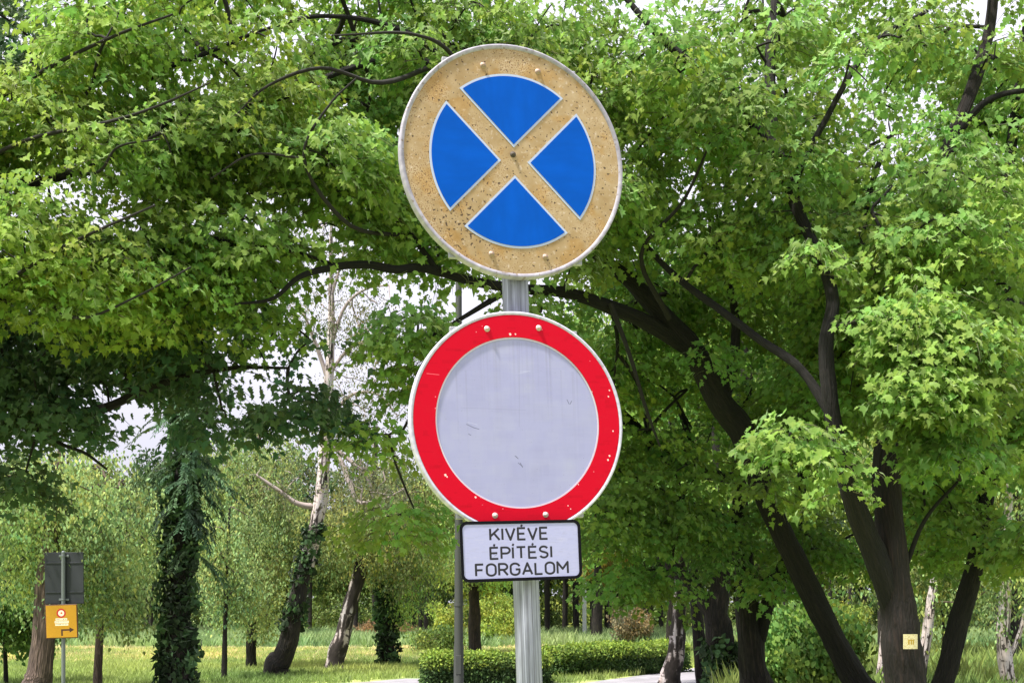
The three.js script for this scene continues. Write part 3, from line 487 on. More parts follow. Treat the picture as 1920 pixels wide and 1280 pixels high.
// leafy young growth between the right-hand trunks
const bushy = (o) => mid({ name: 'bush', category: 'bush', spray: 'bush', hang: false, per: 12, spread: 0.5, bark: M.darkBark, ...o });
bushy({ label: 'leafy maple sapling in the gap between the two crossing trunks', seed: 231, tint: [0.17, 0.28, 0.06], limbs: [[[1500, 1320, 18, 8], [1498, 1240, 18, 7], [1490, 1130, 18, 4]]], clumps: [[1500, 1190, 18, 80, 70, 0.9, 30], [1540, 1260, 18, 60, 40, 0.6, 12]] });
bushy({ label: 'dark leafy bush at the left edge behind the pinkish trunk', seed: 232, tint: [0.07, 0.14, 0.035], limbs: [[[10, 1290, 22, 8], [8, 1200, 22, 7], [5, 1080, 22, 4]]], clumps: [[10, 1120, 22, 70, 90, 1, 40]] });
bushy({ label: 'yellow-green bush glowing between the sign pole and brown trunk', seed: 233, tint: [0.27, 0.34, 0.06], limbs: [[[925, 1208, 46, 5], [925, 1180, 46, 4], [926, 1130, 46, 3]]], clumps: [[928, 1155, 46, 45, 38, 1.2, 30]] });
bushy({ label: 'yellow bush left of the grey lamp post', seed: 234, tint: [0.27, 0.34, 0.06], limbs: [[[840, 1206, 48, 5], [840, 1180, 48, 4], [838, 1140, 48, 3]]], clumps: [[835, 1160, 48, 24, 28, 1, 14]] });
bushy({ label: 'yellow-leaved bush seen through the gap left of the waymarked maple', seed: 235, tint: [0.27, 0.34, 0.06], limbs: [[[1575, 1215, 40, 5], [1575, 1180, 40, 4], [1576, 1140, 40, 3]]], clumps: [[1578, 1165, 40, 40, 36, 1, 26]] });
bushy({ label: 'reddish-brown shrub beyond the hedge', seed: 236, tint: [0.25, 0.20, 0.11], limbs: [[[1180, 1212, 44, 6], [1182, 1180, 44, 5], [1184, 1140, 44, 3]]], clumps: [[1182, 1165, 44, 26, 36, 0.8, 20]] });
bushy({ label: 'orange-tinged young foliage right of the text plate', seed: 237, tint: [0.34, 0.28, 0.06], limbs: [[[1110, 1205, 48, 5], [1112, 1120, 48, 4], [1116, 1050, 48, 3]]], clumps: [[1120, 1055, 48, 50, 40, 1.2, 30]] });
bushy({ label: 'low russet scrub at the wood edge beyond the ivied trunk', seed: 238, tint: [0.24, 0.17, 0.09], limbs: [[[705, 1200, 54, 5], [705, 1190, 54, 4], [706, 1175, 54, 3]]], clumps: [[720, 1180, 54, 60, 14, 1, 22]] });
bushy({ label: 'bushy shrub on the meadow left of the lamp post', seed: 239, tint: [0.13, 0.2, 0.045], limbs: [[[810, 1225, 38, 5], [810, 1205, 38, 4], [812, 1190, 38, 3]]], clumps: [[815, 1204, 38, 50, 18, 0.8, 24]] });

// ------------------------------------------------------------------ the wood behind the meadow
const LANDMARKS = [[-999, 'left edge'], [75, 'pinkish trunk'], [182, 'thin reddish trunk'], [335, 'ivy-covered tree'], [420, 'pencil-thin trunk'], [535, 'tall birch'], [645, 'leaning birch'], [725, 'ivied upright trunk'], [860, 'lamp post'], [990, 'sign pole'], [1096, 'pale far pole'], [1268, 'mottled birch'], [1405, 'shaded forked maple'], [1560, 'curved maple'], [1690, 'waymarked maple'], [1800, 'right-leaning maple'], [1885, 'white birch stem'], [9999, 'right edge']];
const GAPS = {};
function labelBetween(o, kind) {                                 // noted now, named below: which one it is, by what it is seen between
  const x = o.position.x / -o.position.z * F + 960, i = Math.max(1, LANDMARKS.findIndex(([p]) => p > x));
  (GAPS[kind + i] ??= []).push({ o, x, kind, i });
}
function nameGaps() {
  for (const list of Object.values(GAPS)) list.sort((a, b) => a.x - b.x).forEach(({ o, kind, i }, k) => {
    o.userData.label = `${kind} seen between ${LANDMARKS[i - 1][1]} and ${LANDMARKS[i][1]}` + (list.length > 1 ? `, ${['first', 'second', 'third', 'fourth', 'fifth', 'sixth', 'seventh', 'eighth', 'ninth', 'tenth', 'eleventh', 'twelfth'][k]} from left` : '');
  });
}
{
  const protos = [0, 1, 2].map((k) => {
    const d = 66 + k * 3, x = 300 + 420 * k;
    return tree({ name: 'wood_tree', label: ['mid-green wood tree', 'light green wood tree', 'dull green wood tree'][k] + ' at the foot of the meadow', group: 'trees of the wood behind the meadow', seed: 301 + k, bark: M.darkBark, spray: 'far', twig: M.brownTwig, per: 9, spread: 1.1, thick: 1, leafMat: M.fine, openings: false, detail: 3, rad: 6, twigR: 0.012, bare: 0.5,
      tint: [[0.085, 0.135, 0.045], [0.13, 0.19, 0.05], [0.06, 0.105, 0.04]][k],
      limbs: [[[x, groundRow(d), d, 14], [x + 2, 1120, d, 12], [x - 2, 1000, d, 8], [x + 3, 880, d, 4]], [[x, 1080, d, 7], [x + 30, 1010, d, 4], [x + 50, 960, d, 2]], [[x, 1060, d, 6], [x - 32, 990, d, 4], [x - 52, 950, d, 2]]],
      clumps: [[x, 930, d, 80, 70, 2.4, 34], [x + 40, 1010, d, 60, 50, 2, 22], [x - 40, 1020, d, 60, 50, 2, 22], [x, 1090, d, 80, 40, 2, 14]] });
  });
  const R = rng(303);
  for (let i = 0; i < 40; i++) {
    const c = protos[i % 3].clone(), d = 62 + ((i * 5) % 4) * 12 + R() * 10, px = -60 + i * 51 + (R() - 0.5) * 40;
    c.name = numbered('wood_tree'); const tall = px > 1000 ? 1.25 + 0.4 * R() : 0.8 + 0.3 * R();
    c.position.set((px - 960) / F * d, 0, -d); c.rotation.y = R() * 6; c.scale.set(tall, tall, tall); scene.add(c); labelBetween(c, ['mid-green', 'lighter green', 'dull green'][i % 3] + ' wood tree');
  }
  // thin pine stems
  const p = tree({ name: 'slender_pine', label: 'thin straight pine stem at the edge of the wood', group: 'pine stems at the edge of the wood', category: 'tree', seed: 320, bark: M.darkBark, spray: 'far', per: 6, spread: 1, leafMat: M.fine, openings: false, detail: 3, rad: 6, tint: [0.06, 0.10, 0.04], bare: 0.7,
    limbs: [[[1060, groundRow(60), 60, 9], [1061, 1100, 60, 8], [1059, 980, 60, 5]]], clumps: [[1060, 1000, 60, 40, 30, 1.2, 12]] });
  for (let i = 0; i < 42; i++) { const c = p.clone(), d = 52 + R() * 14, px = [240, 280, 305, 540, 700, 770, 1035, 1075, 1100, 1210, 1235, 1440, 1600, 1880][i % 14] + (R() - 0.5) * 90; c.name = numbered('slender_pine'); c.position.set((px - 960) / F * d, 0, -d); c.rotation.y = R() * 6; scene.add(c); labelBetween(c, 'thin straight pine'); }
  // undergrowth, one mass
  const list = [], q = new THREE.Quaternion();
  for (let i = 0; i < 5200; i++) {
    const d = 63 + R() * 40, x = (R() - 0.5) * d * 1.3, hh = (0.5 + 1.5 * Math.max(0, noise.noise(x * 0.15, d * 0.1, 7) + 0.3)) * (1 + (d - 63) * 0.02), k = 0.7 + R() * 0.6, y = noise.noise(x * 0.12, d * 0.1, 3) * 0.9;
    q.setFromEuler(new THREE.Euler(R() * 6, R() * 6, R() * 6));
    list.push({ m: new THREE.Matrix4().compose(V(x, R() * hh * 1.6, -d), q.clone(), V(1, 1, 1)), c: [0.13 * k * (1 + Math.max(0, y) * 1.9), 0.19 * k * (1 + Math.max(0, y) * 1.1), 0.055 * k] });
  }
  const im = instances('undergrowth', SPRAY.far.geo, list, scene, V(0, 0, 0), M.fine); im.userData.label = 'bright undergrowth along the foot of the wood'; im.userData.category = 'undergrowth';
}
{ // taller trees that close the view behind the right-hand maples
  const p = tree({ name: 'backing_tree', label: 'leafy tree of the belt behind the maples', group: 'belt of trees behind the maples', seed: 340, bark: M.darkBark, spray: 'far', per: 6, spread: 0.9, thick: 0.9, leafMat: M.fine, openings: false, detail: 3, rad: 6, tint: [0.24, 0.36, 0.085], size: 0.75, twigR: 0.01,
    limbs: [[[1400, groundRow(34), 34, 22], [1402, 1100, 34, 18], [1398, 850, 34, 13], [1404, 600, 34, 7]], [[1400, 1000, 34, 10], [1460, 880, 34, 6], [1500, 800, 34, 3]], [[1400, 950, 34, 9], [1340, 830, 34, 6], [1310, 760, 34, 3]]],
    clumps: [[1400, 640, 34, 110, 110, 1.8, 40], [1460, 820, 34, 90, 90, 1.6, 34], [1340, 830, 34, 90, 90, 1.6, 34], [1400, 940, 34, 110, 60, 1.6, 20]] });
  const R = rng(341);
  for (const [px, d, s] of [[1120, 46, 1.25], [1260, 38, 1.1], [1530, 33, 1.2], [1660, 30, 1.1], [1780, 34, 1.3], [1900, 30, 1.25], [2030, 33, 1.3], [1000, 52, 1.2]]) { const c = p.clone(); c.name = numbered('backing_tree'); c.position.set((px - 960) / F * d, 0, -d); c.rotation.y = R() * 6; c.scale.setScalar(s); scene.add(c); labelBetween(c, 'tall leafy tree'); }
}

// ------------------------------------------------------------------ hedges along the path
function hedge(label, a, b, w, h, n, seed) {
  const R = rng(seed), base = a.clone().lerp(b, 0.5), t = thing('hedge', label, 'hedge', base), list = [], q = new THREE.Quaternion(), dir = b.clone().sub(a), side = V(-dir.z, 0, dir.x).normalize(), stems = [];
  for (let i = 0; i < n; i++) {
    const u = R(), v = R() * 2 - 1, top = R() < 0.4, bump = 1 + 0.26 * noise.noise(u * dir.length() * 0.9, seed, 2) + 0.12 * noise.noise(u * dir.length() * 4, seed, 5), y = top ? h * bump * (0.88 + 0.1 * R() + (R() < 0.12 ? 0.14 * R() : 0)) : h * (0.06 + 0.9 * R()) * bump;
    const p = a.clone().addScaledVector(dir, u).addScaledVector(side, v * w / 2 * (top ? 1 : 0.85 + 0.15 * R()) * (top ? 1 : Math.sign(v) * Math.sign(v))).setY(y).sub(base);
    q.setFromEuler(new THREE.Euler(R() * 6, R() * 6, R() * 6));
    const k = 0.75 + R() * 0.5, young = smooth(0.75, 1.0, y / h);
    list.push({ m: new THREE.Matrix4().compose(p, q.clone(), V(1, 1, 1).multiplyScalar(0.8 + R() * 0.5)), c: [(0.075 + 0.18 * young) * k, (0.15 + 0.22 * young) * k, (0.04 + 0.02 * young) * k] });
  }
  for (let i = 0; i < 60; i++) { const p = a.clone().addScaledVector(dir, R()).addScaledVector(side, (R() - 0.5) * w * 0.6).sub(base); stems.push(tube([{ p, r: 0.012 }, { p: p.clone().add(V((R() - 0.5) * 0.2, h * 0.5, (R() - 0.5) * 0.2)), r: 0.008 }, { p: p.clone().add(V((R() - 0.5) * 0.4, h * 0.9, (R() - 0.5) * 0.3)), r: 0.004 }], 4, 5, 0, 1, false)); }
  const s = mesh('stems', mergeGeometries(stems), M.twig, t); s.userData.kind = 'stuff';
  instances('foliage', SPRAY.hedge.geo, list, t, V(0, 0, 0), M.fine);
}
hedge('long clipped hedge with bright top running behind the path to the mottled birch', at(1035, 1272, 24.6).setY(0), at(1262, 1258, 27.4).setY(0), 0.9, 0.58, 4400, 401);
hedge('shorter clipped hedge on both sides of the sign pole', at(800, 1285, 22.6).setY(0), at(1020, 1284, 22.9).setY(0), 0.8, 0.5, 3800, 402);

// ------------------------------------------------------------------ lamp posts
{
  const b = at(860, 1300, 19).setY(0), t = thing('lamp_post', 'dark grey steel lamp post rising behind the left side of the signs', 'lamp post', b);
  const g = new THREE.MeshStandardMaterial({ color: lin(0.05, 0.055, 0.052), metalness: 0.1, roughness: 0.7 });
  const lathe = [[0.0, 0], [0.12, 0], [0.12, 0.03], [0.085, 0.05], [0.083, 0.9], [0.075, 0.95], [0.062, 4], [0.052, 7.4], [0.0, 7.42]].map(([r, y]) => new THREE.Vector2(r, y));
  mesh('pole', new THREE.LatheGeometry(lathe, 20), g, t);
  mesh('access_door', new RoundedBoxGeometry(0.09, 0.32, 0.02, 2, 0.006).translate(0, 0.6, 0.079), g, t);
  mesh('collar', new THREE.CylinderGeometry(0.078, 0.08, 0.06, 20).translate(0, 1.62, 0), g, t);
  const arm = mesh('arm', tube([{ p: V(0, 7.35, 0), r: 0.03 }, { p: V(-0.1, 7.8, 0), r: 0.028 }, { p: V(-0.7, 8.0, 0), r: 0.026 }], 10, 8, 0), g, t);
  mesh('lamp_head', new RoundedBoxGeometry(0.62, 0.13, 0.26, 3, 0.05).translate(-0.95, 8.0, 0), g, t);
  const b2 = at(1096, 1205, 52).setY(0), u = thing('far_pole', 'slim pale grey pole standing behind the hedge', 'pole', b2);
  const pale = new THREE.MeshStandardMaterial({ color: lin(0.42, 0.44, 0.45), roughness: 0.6 });
  mesh('pole', new THREE.CylinderGeometry(0.075, 0.1, 6, 14).translate(0, 3, 0), pale, u);
  mesh('cap', new THREE.SphereGeometry(0.085, 12, 8).translate(0, 6, 0), pale, u);
  mesh('footing', new THREE.CylinderGeometry(0.15, 0.17, 0.3, 14).translate(0, 0.15, 0), pale, u);
}

// ------------------------------------------------------------------ direction sign on the left
{
  const D = 18, b = at(118, 1320, D).setY(0), t = thing('detour_sign', 'thin post carrying a grey sign back above a yellow detour board', 'road sign', b);
  const px = D / F, X = (x) => (x - 118) * px, Y = (y) => EYE - (y - HORIZON) * px;
  const post = new THREE.MeshStandardMaterial({ color: lin(0.16, 0.18, 0.19), metalness: 0.4, roughness: 0.55 });
  mesh('post', new THREE.CylinderGeometry(0.031, 0.031, Y(1036), 14).translate(0, Y(1036) / 2, 0), post, t);
  mesh('post_cap', new THREE.SphereGeometry(0.033, 12, 6, 0, 6.3, 0, 1.57).translate(0, Y(1036), 0), post, t);
  const back = new THREE.MeshStandardMaterial({ map: dataTex(128, 128, (u, v) => { const k = fbm(u * 3, v * 3, 5, 3) * 6; return [46 + k, 50 + k, 57 + k]; }, true), roughness: 0.7, metalness: 0.2 });
  const w = X(157) - X(84), h = Y(1035) - Y(1132), panel = mesh('sign_back', new RoundedBoxGeometry(w, h, 0.02, 3, 0.009).translate((X(157) + X(84)) / 2, (Y(1035) + Y(1132)) / 2, -0.045), back, t); panel.rotation.z = 0.012; panel.userData.label = 'dark grey back of a sign facing away';
  for (const yy of [1042, 1124]) { mesh('bracket', new RoundedBoxGeometry(0.16, 0.035, 0.02, 2, 0.004).translate(0, Y(yy), -0.024), post, t); mesh('clamp', new THREE.TorusGeometry(0.034, 0.006, 6, 20).rotateX(Math.PI / 2).translate(0, Y(yy), 0), post, t); }
  const rail = new RoundedBoxGeometry(w * 0.96, 0.02, 0.012, 2, 0.003); for (const yy of [1055, 1110]) mesh('rail', rail.clone().translate((X(157) + X(84)) / 2, Y(yy), -0.031), back, panel);
  // yellow board
  const yw = X(146) - X(88), yh = Y(1134) - Y(1195), c = document.createElement('canvas'); c.width = 480; c.height = 512; const x = c.getContext('2d'), sx = 480 / 58, sy = 512 / 61;
  x.fillStyle = '#b58406'; x.fillRect(0, 0, 480, 512);
  const R = rng(5); for (let i = 0; i < 700; i++) { x.fillStyle = R() < 0.5 ? 'rgba(210,145,20,0.25)' : 'rgba(140,85,0,0.2)'; x.fillRect(R() * 480, R() * 512, 4 + R() * 16, 2 + R() * 8); }
  const q = (X0, Y0) => [(X0 - 88) * sx, (Y0 - 1134) * sy];
  const [cx, cy] = q(117, 1149); x.fillStyle = '#b3261c'; x.beginPath(); x.arc(cx, cy, 74, 0, 7); x.fill(); x.fillStyle = '#e8dccb'; x.beginPath(); x.arc(cx, cy, 48, 0, 7); x.fill(); x.fillStyle = '#c9562c'; x.beginPath(); x.arc(cx + 4, cy - 2, 16, 0, 7); x.fill();
  x.fillStyle = '#ece3cf';
  for (const [a, bb, yy] of [[106, 128, 1160.5], [104, 131, 1165.5], [105, 130, 1170.5]]) { const [x0, y0] = q(a, yy), [x1] = q(bb, yy); x.fillRect(x0, y0 - 17, x1 - x0, 34); }
  x.fillStyle = '#4a3a22';
  for (const [a, bb, yy] of [[107, 127, 1160.5], [105, 130, 1165.5], [106, 129, 1170.5]]) { let [x0, y0] = q(a, yy); const [x1] = q(bb, yy); while (x0 < x1) { const ww = 4 + R() * 6; x.fillRect(x0, y0 - 8, ww, 5 + R() * 10); x0 += ww + 3 + R() * 4; } }
  x.strokeStyle = '#3a1808'; x.lineWidth = 26; x.beginPath(); x.moveTo(...q(117.5, 1192)); x.lineTo(...q(117.5, 1181)); x.lineTo(...q(134, 1181)); x.stroke();
  x.fillStyle = '#3a1808'; x.beginPath(); x.moveTo(...q(132, 1176)); x.lineTo(...q(141, 1181)); x.lineTo(...q(132, 1186)); x.fill();
  const tex = new THREE.CanvasTexture(c); tex.colorSpace = THREE.SRGBColorSpace; tex.anisotropy = 8;
  const board = mesh('detour_board', new RoundedBoxGeometry(yw + 0.02, yh + 0.02, 0.02, 3, 0.009), new THREE.MeshStandardMaterial({ color: lin(0.09, 0.03, 0.015), roughness: 0.6 }), t);
  board.position.set((X(146) + X(88)) / 2, (Y(1134) + Y(1195)) / 2, 0.045); board.rotation.z = 0.03; board.userData.label = 'yellow detour board with a bent arrow';
  mesh('printed_face', new THREE.PlaneGeometry(yw - 0.008, yh - 0.008).translate(0, 0, 0.0125), new THREE.MeshStandardMaterial({ map: tex, roughness: 0.6 }), board);
}

// ------------------------------------------------------------------ the two round signs on their leaning pole
{
  const D = 2.877, axis = at(979, 900, D), t = thing('traffic_sign', 'leaning galvanised pole with two round traffic signs and a text plate', 'traffic sign', V(0, 0, 0));
  const tilt = 0.036;                                            // the pole leans to the left
  const foot = V(axis.x + Math.tan(tilt) * axis.y, 0, axis.z); t.position.copy(foot); t.rotation.z = tilt;
  const toLocal = (px, py, d) => { const p = at(px, py, d).sub(foot); return p.applyAxisAngle(V(0, 0, 1), -tilt); };
  // pole
  const zinc = dataTex(512, 1024, (u, v) => {
    const streak = wrapN(u, v, 6, 0.7, 3, 4), fine = wrapN(u, v, 20, 5, 8, 3), spangle = wrapN(u, v, 9, 34, 5, 3), drip = smooth(0.20, 0.34, wrapN(u, v, 7, 0.35, 21, 2));
    const k = 130 + streak * 60 + fine * 34 + spangle * 34 + drip * 60; return [k, k * 1.02, k * 1.13];
  }, true, [1, 0.5]);
  const poleMat = new THREE.MeshStandardMaterial({ map: zinc, roughness: 0.55, metalness: 0.35 });
  const topY = toLocal(952, 105, D).y, pr = 0.0335;
  const prof = []; for (let i = 0; i <= 40; i++) prof.push(new THREE.Vector2(pr, -0.05 + (topY + 0.05) * i / 40)); prof.push(new THREE.Vector2(pr * 0.9, topY + 0.006), new THREE.Vector2(0, topY + 0.008));
  const pg = new THREE.LatheGeometry(prof, 48); { const p = pg.attributes.position, uv = pg.attributes.uv; for (let i = 0; i < p.count; i++) { const a = Math.atan2(p.getX(i), p.getZ(i)), r = Math.hypot(p.getX(i), p.getZ(i)); const k = 1 + 0.02 * noise.noise(Math.cos(a) * 2.5, Math.sin(a) * 2.5, p.getY(i) * 0.6); if (r > 0.01) { p.setX(i, p.getX(i) * k); p.setZ(i, p.getZ(i) * k); } uv.setY(i, p.getY(i)); } pg.computeVertexNormals(); }
  mesh('pole', pg, poleMat, t);
  const yaw = 0.295, bolt = (parent, x, y, z, r, mat) => { const g = new THREE.LatheGeometry([[0, 0.0075], [0.55 * r, 0.0068], [r * 0.8, 0.0045], [r * 0.86, 0.002], [r * 1.25, 0.0018], [r * 1.3, 0]].map(([a, b]) => new THREE.Vector2(a, b)).reverse(), 14).rotateX(Math.PI / 2); const m = mesh('bolt', g, mat, parent); m.position.set(x, y, z); return m; };
  const rusty = new THREE.MeshStandardMaterial({ color: lin(0.36, 0.26, 0.21), roughness: 0.6, metalness: 0.4 }), boltMat = new THREE.MeshStandardMaterial({ color: lin(0.52, 0.44, 0.42), roughness: 0.5, metalness: 0.4 });
  const backMat = new THREE.MeshStandardMaterial({ color: lin(0.30, 0.31, 0.32), roughness: 0.55, metalness: 0.5 });
  const planar = (g, s) => { const p = g.attributes.position, uv = new Float32Array(p.count * 2); for (let i = 0; i < p.count; i++) { uv[i * 2] = p.getX(i) / s / 2 + 0.5; uv[i * 2 + 1] = p.getY(i) / s / 2 + 0.5; } g.setAttribute('uv', new THREE.BufferAttribute(uv, 2)); return g; };
  const sheet = (shape, z, depth = 0.0008, curve = 64) => new THREE.ExtrudeGeometry(shape, { depth, bevelEnabled: false, curveSegments: curve }).translate(0, 0, z);
  const ringShape = (a, b) => { const s = new THREE.Shape().absarc(0, 0, b, 0, Math.PI * 2, false); s.holes.push(new THREE.Path().absarc(0, 0, a, 0, Math.PI * 2, true)); return s; };
  function disc(name, label, px, py, R, rimMat, faceMat, rimIn) {
    const g = new THREE.Group(); g.name = name; g.userData.label = label; t.add(g);
    g.position.copy(toLocal(px + 5.5, py, D - 0.055)); g.rotation.y = yaw;
    const rim = [[rimIn, 0.001], [rimIn + 0.002, 0.004], [R - 0.004, 0.0055], [R - 0.0008, 0.004], [R, 0.0], [R, -0.016], [R - 0.002, -0.018], [R - 0.004, -0.016], [R - 0.004, -0.002]].map(([r, z]) => new THREE.Vector2(r, z));
    const rg = new THREE.LatheGeometry(rim.reverse(), 128).rotateX(Math.PI / 2); planar(rg, 0.31);
    mesh('rim', rg, rimMat, g);
    mesh('face', planar(new THREE.CylinderGeometry(rimIn + 0.003, rimIn + 0.003, 0.004, 96).rotateX(Math.PI / 2).translate(0, 0, -0.001), 0.31), faceMat, g);
    for (const yy of [0.235, -0.235].map((k) => k * R / 0.294)) { mesh('back_rail', new RoundedBoxGeometry(R * 1.2, 0.03, 0.012, 2, 0.003).translate(0, yy, -0.012), backMat, g); }
    return g;
  }
  // no stopping
  const tan = dataTex(1024, 1024, (u, v) => {
    const X = u - 0.5, Y = v - 0.5, big = fbm(u * 5, v * 5, 1, 4), midn = fbm(u * 22, v * 22, 2, 4), spot = fbm(u * 190, v * 190, 4, 2), spot2 = fbm(u * 60, v * 60, 9, 3);
    const dense = clamp(0.35 + smooth(0.25, -0.35, X) * 0.45 + smooth(0.0, -0.42, Y) * 0.25 + smooth(0.3, 0.45, Y) * 0.35 + big * 0.9);
    let c = [163 + big * 30 + midn * 24, 139 + big * 32 + midn * 28, 102 + big * 38 + midn * 36];
    const orange = smooth(0.05, 0.3, fbm(u * 9, v * 9, 14, 4) + dense * 0.25 - 0.12); c = [c[0] - 2 * orange, c[1] - 10 * orange, c[2] - 22 * orange];
    const pale = smooth(0.16, 0.3, spot2 - 0.05 + (1 - dense) * 0.05); c = c.map((q, i) => q + pale * [18, 22, 34][i]);
    const dark = smooth(0.17, 0.30, spot + dense * 0.14 - 0.06 + midn * 0.18); c = c.map((q, i) => THREE.MathUtils.lerp(q, [112, 78, 40][i], dark * 0.8 * smooth(0.35, 0.95, dense + big * 1.6)));
    const black = smooth(0.25, 0.33, fbm(u * 80, v * 80, 20, 3) + smooth(0.16, 0.05, Math.hypot(u - 0.28, v - 0.24)) * 0.12); c = c.map((q, i) => THREE.MathUtils.lerp(q, [50, 34, 20][i], black * 0.85));
    return c;
  }, true);
  tan.wrapS = tan.wrapT = THREE.ClampToEdgeWrapping;
  const worn = (a, b, s) => dataTex(512, 512, (u, v) => { const k = fbm(u * 40, v * 40, s, 4) * 40 + fbm(u * 7, v * 7, s + 2, 3) * 26, d = smooth(0.2, 0.32, fbm(u * 60, v * 60, s + 6, 2)); return [0, 1, 2].map((i) => THREE.MathUtils.lerp(a[i] + k, b[i], d * 0.7)); }, true);
  const g1 = disc('no_stopping_sign', 'upper round sign, weathered tan with four blue segments', 958.5, 303, 0.294, new THREE.MeshStandardMaterial({ map: worn([150, 146, 158], [112, 96, 84], 3), roughness: 0.55 }), new THREE.MeshStandardMaterial({ map: tan, roughness: 0.75, bumpMap: tan, bumpScale: 0.0006 }), 0.2825);
  const wedge = (h, Rw) => { const k = h * Math.SQRT2, s = (-2 * k + Math.sqrt(4 * k * k - 8 * (k * k - Rw * Rw))) / 4, a0 = Math.atan2(k + s, s), sh = new THREE.Shape(); sh.moveTo(0, k); sh.lineTo(s, k + s); sh.absarc(0, 0, Rw, a0, Math.PI - a0, false); sh.lineTo(0, k); return sh; };
  const edgeMat = new THREE.MeshStandardMaterial({ color: lin(0.40, 0.46, 0.60), roughness: 0.45 });
  const blueTex = dataTex(256, 256, (u, v) => { const k = 1 + fbm(u * 5, v * 5, 2, 4) * 0.10 + fbm(u * 30, v * 8, 7, 3) * 0.08; return [0, 78 * k, 176 * k]; }, true);
  const blue = new THREE.MeshPhysicalMaterial({ map: blueTex, roughness: 0.4, specularIntensity: 0.15 });
  for (let k = 0; k < 4; k++) {
    const w = mesh('blue_segment', planar(sheet(wedge(0.0302, 0.2135), 0.0024, 0.0006), 0.31), blue, g1); w.rotation.z = k * Math.PI / 2;
    mesh('white_outline', sheet(wedge(0.0247, 0.2192), 0.0012, 0.0008), edgeMat, w);
  }
  const S1 = 1 / 745, cy = Math.cos(yaw), b1 = (px, py) => { const dx = (px - 958.5) * S1, dy = -(py - 303) * S1, c = Math.cos(-tilt), s = Math.sin(-tilt); return [(dx * c - dy * s) / cy, dx * s + dy * c]; };
  for (const [x, y] of [[900, 130], [1003, 127], [916, 481], [1017, 477]]) { const [a, b] = b1(x, y); bolt(g1, a, b, 0.001, 0.0058, rusty); }
  { const [a, b] = b1(956, 290); const m = bolt(g1, a, b, 0.001, 0.006, new THREE.MeshStandardMaterial({ color: lin(0.06, 0.045, 0.035), roughness: 0.7 })); m.name = 'centre_screw'; }
  // closed to vehicles
  const c = document.createElement('canvas'); c.width = c.height = 1024; const x = c.getContext('2d'), U = (px, py) => { const dx = (px - 967) * S1, dy = -(py - 793) * S1, cc = Math.cos(-tilt), s = Math.sin(-tilt), a = (dx * cc - dy * s) / cy, b = dx * s + dy * cc; return [(a / 0.62 + 0.5) * 1024, (0.5 - b / 0.62) * 1024]; };
  x.fillStyle = '#9697bd'; x.fillRect(0, 0, 1024, 1024);
  const Rr = rng(17);
  for (let i = 0; i < 900; i++) { x.fillStyle = Rr() < 0.5 ? 'rgba(160,162,190,0.05)' : 'rgba(132,134,162,0.035)'; x.fillRect(Rr() * 1024, Rr() * 1024, 20 + Rr() * 90, 14 + Rr() * 70); }
  const scratch = (list, col, w) => { x.strokeStyle = col; x.lineWidth = w; x.lineCap = 'round'; for (const [a, b, c2, d2] of list) { x.beginPath(); x.moveTo(...U(a, b)); x.lineTo(...U(c2, d2)); x.stroke(); } };
  scratch([[870, 800, 884, 806], [884, 806, 893, 808], [874, 818, 878, 820], [1059, 744, 1063, 752], [1065, 752, 1068, 746], [960, 855, 966, 860], [966, 868, 974, 874], [970, 868, 974, 876], [962, 856, 964, 858]], '#55566c', 2.4);
  scratch([[967, 700, 984, 695], [970, 696, 988, 694], [872, 796, 890, 800]], '#acaecb', 1.8);
  scratch([[968, 640, 968, 800], [860, 770, 980, 768]], 'rgba(120,122,150,0.25)', 3);
  for (const [bx, by, n] of [[907, 640, 7], [1004, 640, 7], [860, 700, 4], [1060, 690, 4], [960, 640, 5]]) for (let i = 0; i < n; i++) { const [X, Y] = U(bx + (Rr() - 0.5) * 40, by); const g = x.createLinearGradient(0, Y, 0, Y + 380); g.addColorStop(0, 'rgba(110,108,120,0.09)'); g.addColorStop(1, 'rgba(110,108,120,0)'); x.fillStyle = g; x.fillRect(X, Y, 2 + Rr() * 9, 380); }
  for (let i = 0; i < 400; i++) { x.fillStyle = `rgba(90,88,100,${0.1 + 0.25 * Rr()})`; x.beginPath(); x.arc(Rr() * 1024, Rr() * 1024, 0.5 + Rr() * 1.2, 0, 7); x.fill(); }
  const faceTex = new THREE.CanvasTexture(c); faceTex.colorSpace = THREE.SRGBColorSpace;
  const c3 = document.createElement('canvas'); c3.width = c3.height = 1024; const z = c3.getContext('2d');
  z.fillStyle = '#be0a25'; z.fillRect(0, 0, 1024, 1024);
  for (let i = 0; i < 500; i++) { z.fillStyle = Rr() < 0.5 ? 'rgba(190,30,45,0.16)' : 'rgba(140,5,20,0.14)'; z.fillRect(Rr() * 1024, Rr() * 1024, 8 + Rr() * 60, 3 + Rr() * 16); }
  z.strokeStyle = '#eecdc9'; z.fillStyle = '#eecdc9';
  for (const [a, b, r] of [[831, 896, 6], [834, 899, 4], [886, 935, 5], [1141, 722, 4], [1139, 734, 4], [1141, 848, 5], [1138, 856, 5], [1148, 800, 4], [950, 628, 6], [960, 627, 4], [1106, 727, 4], [1080, 905, 3], [1060, 946, 3], [1065, 952, 3]]) { const [X, Y] = U(a, b); z.beginPath(); z.moveTo(X - r, Y - r * 0.6); z.lineTo(X + r * 0.5, Y - r); z.lineTo(X + r, Y + r * 0.4); z.lineTo(X - r * 0.2, Y + r); z.fill(); }
  z.lineWidth = 2; z.strokeStyle = 'rgba(250,170,170,0.7)'; z.beginPath(); z.moveTo(...U(797, 711)); z.lineTo(...U(820, 712)); z.stroke();
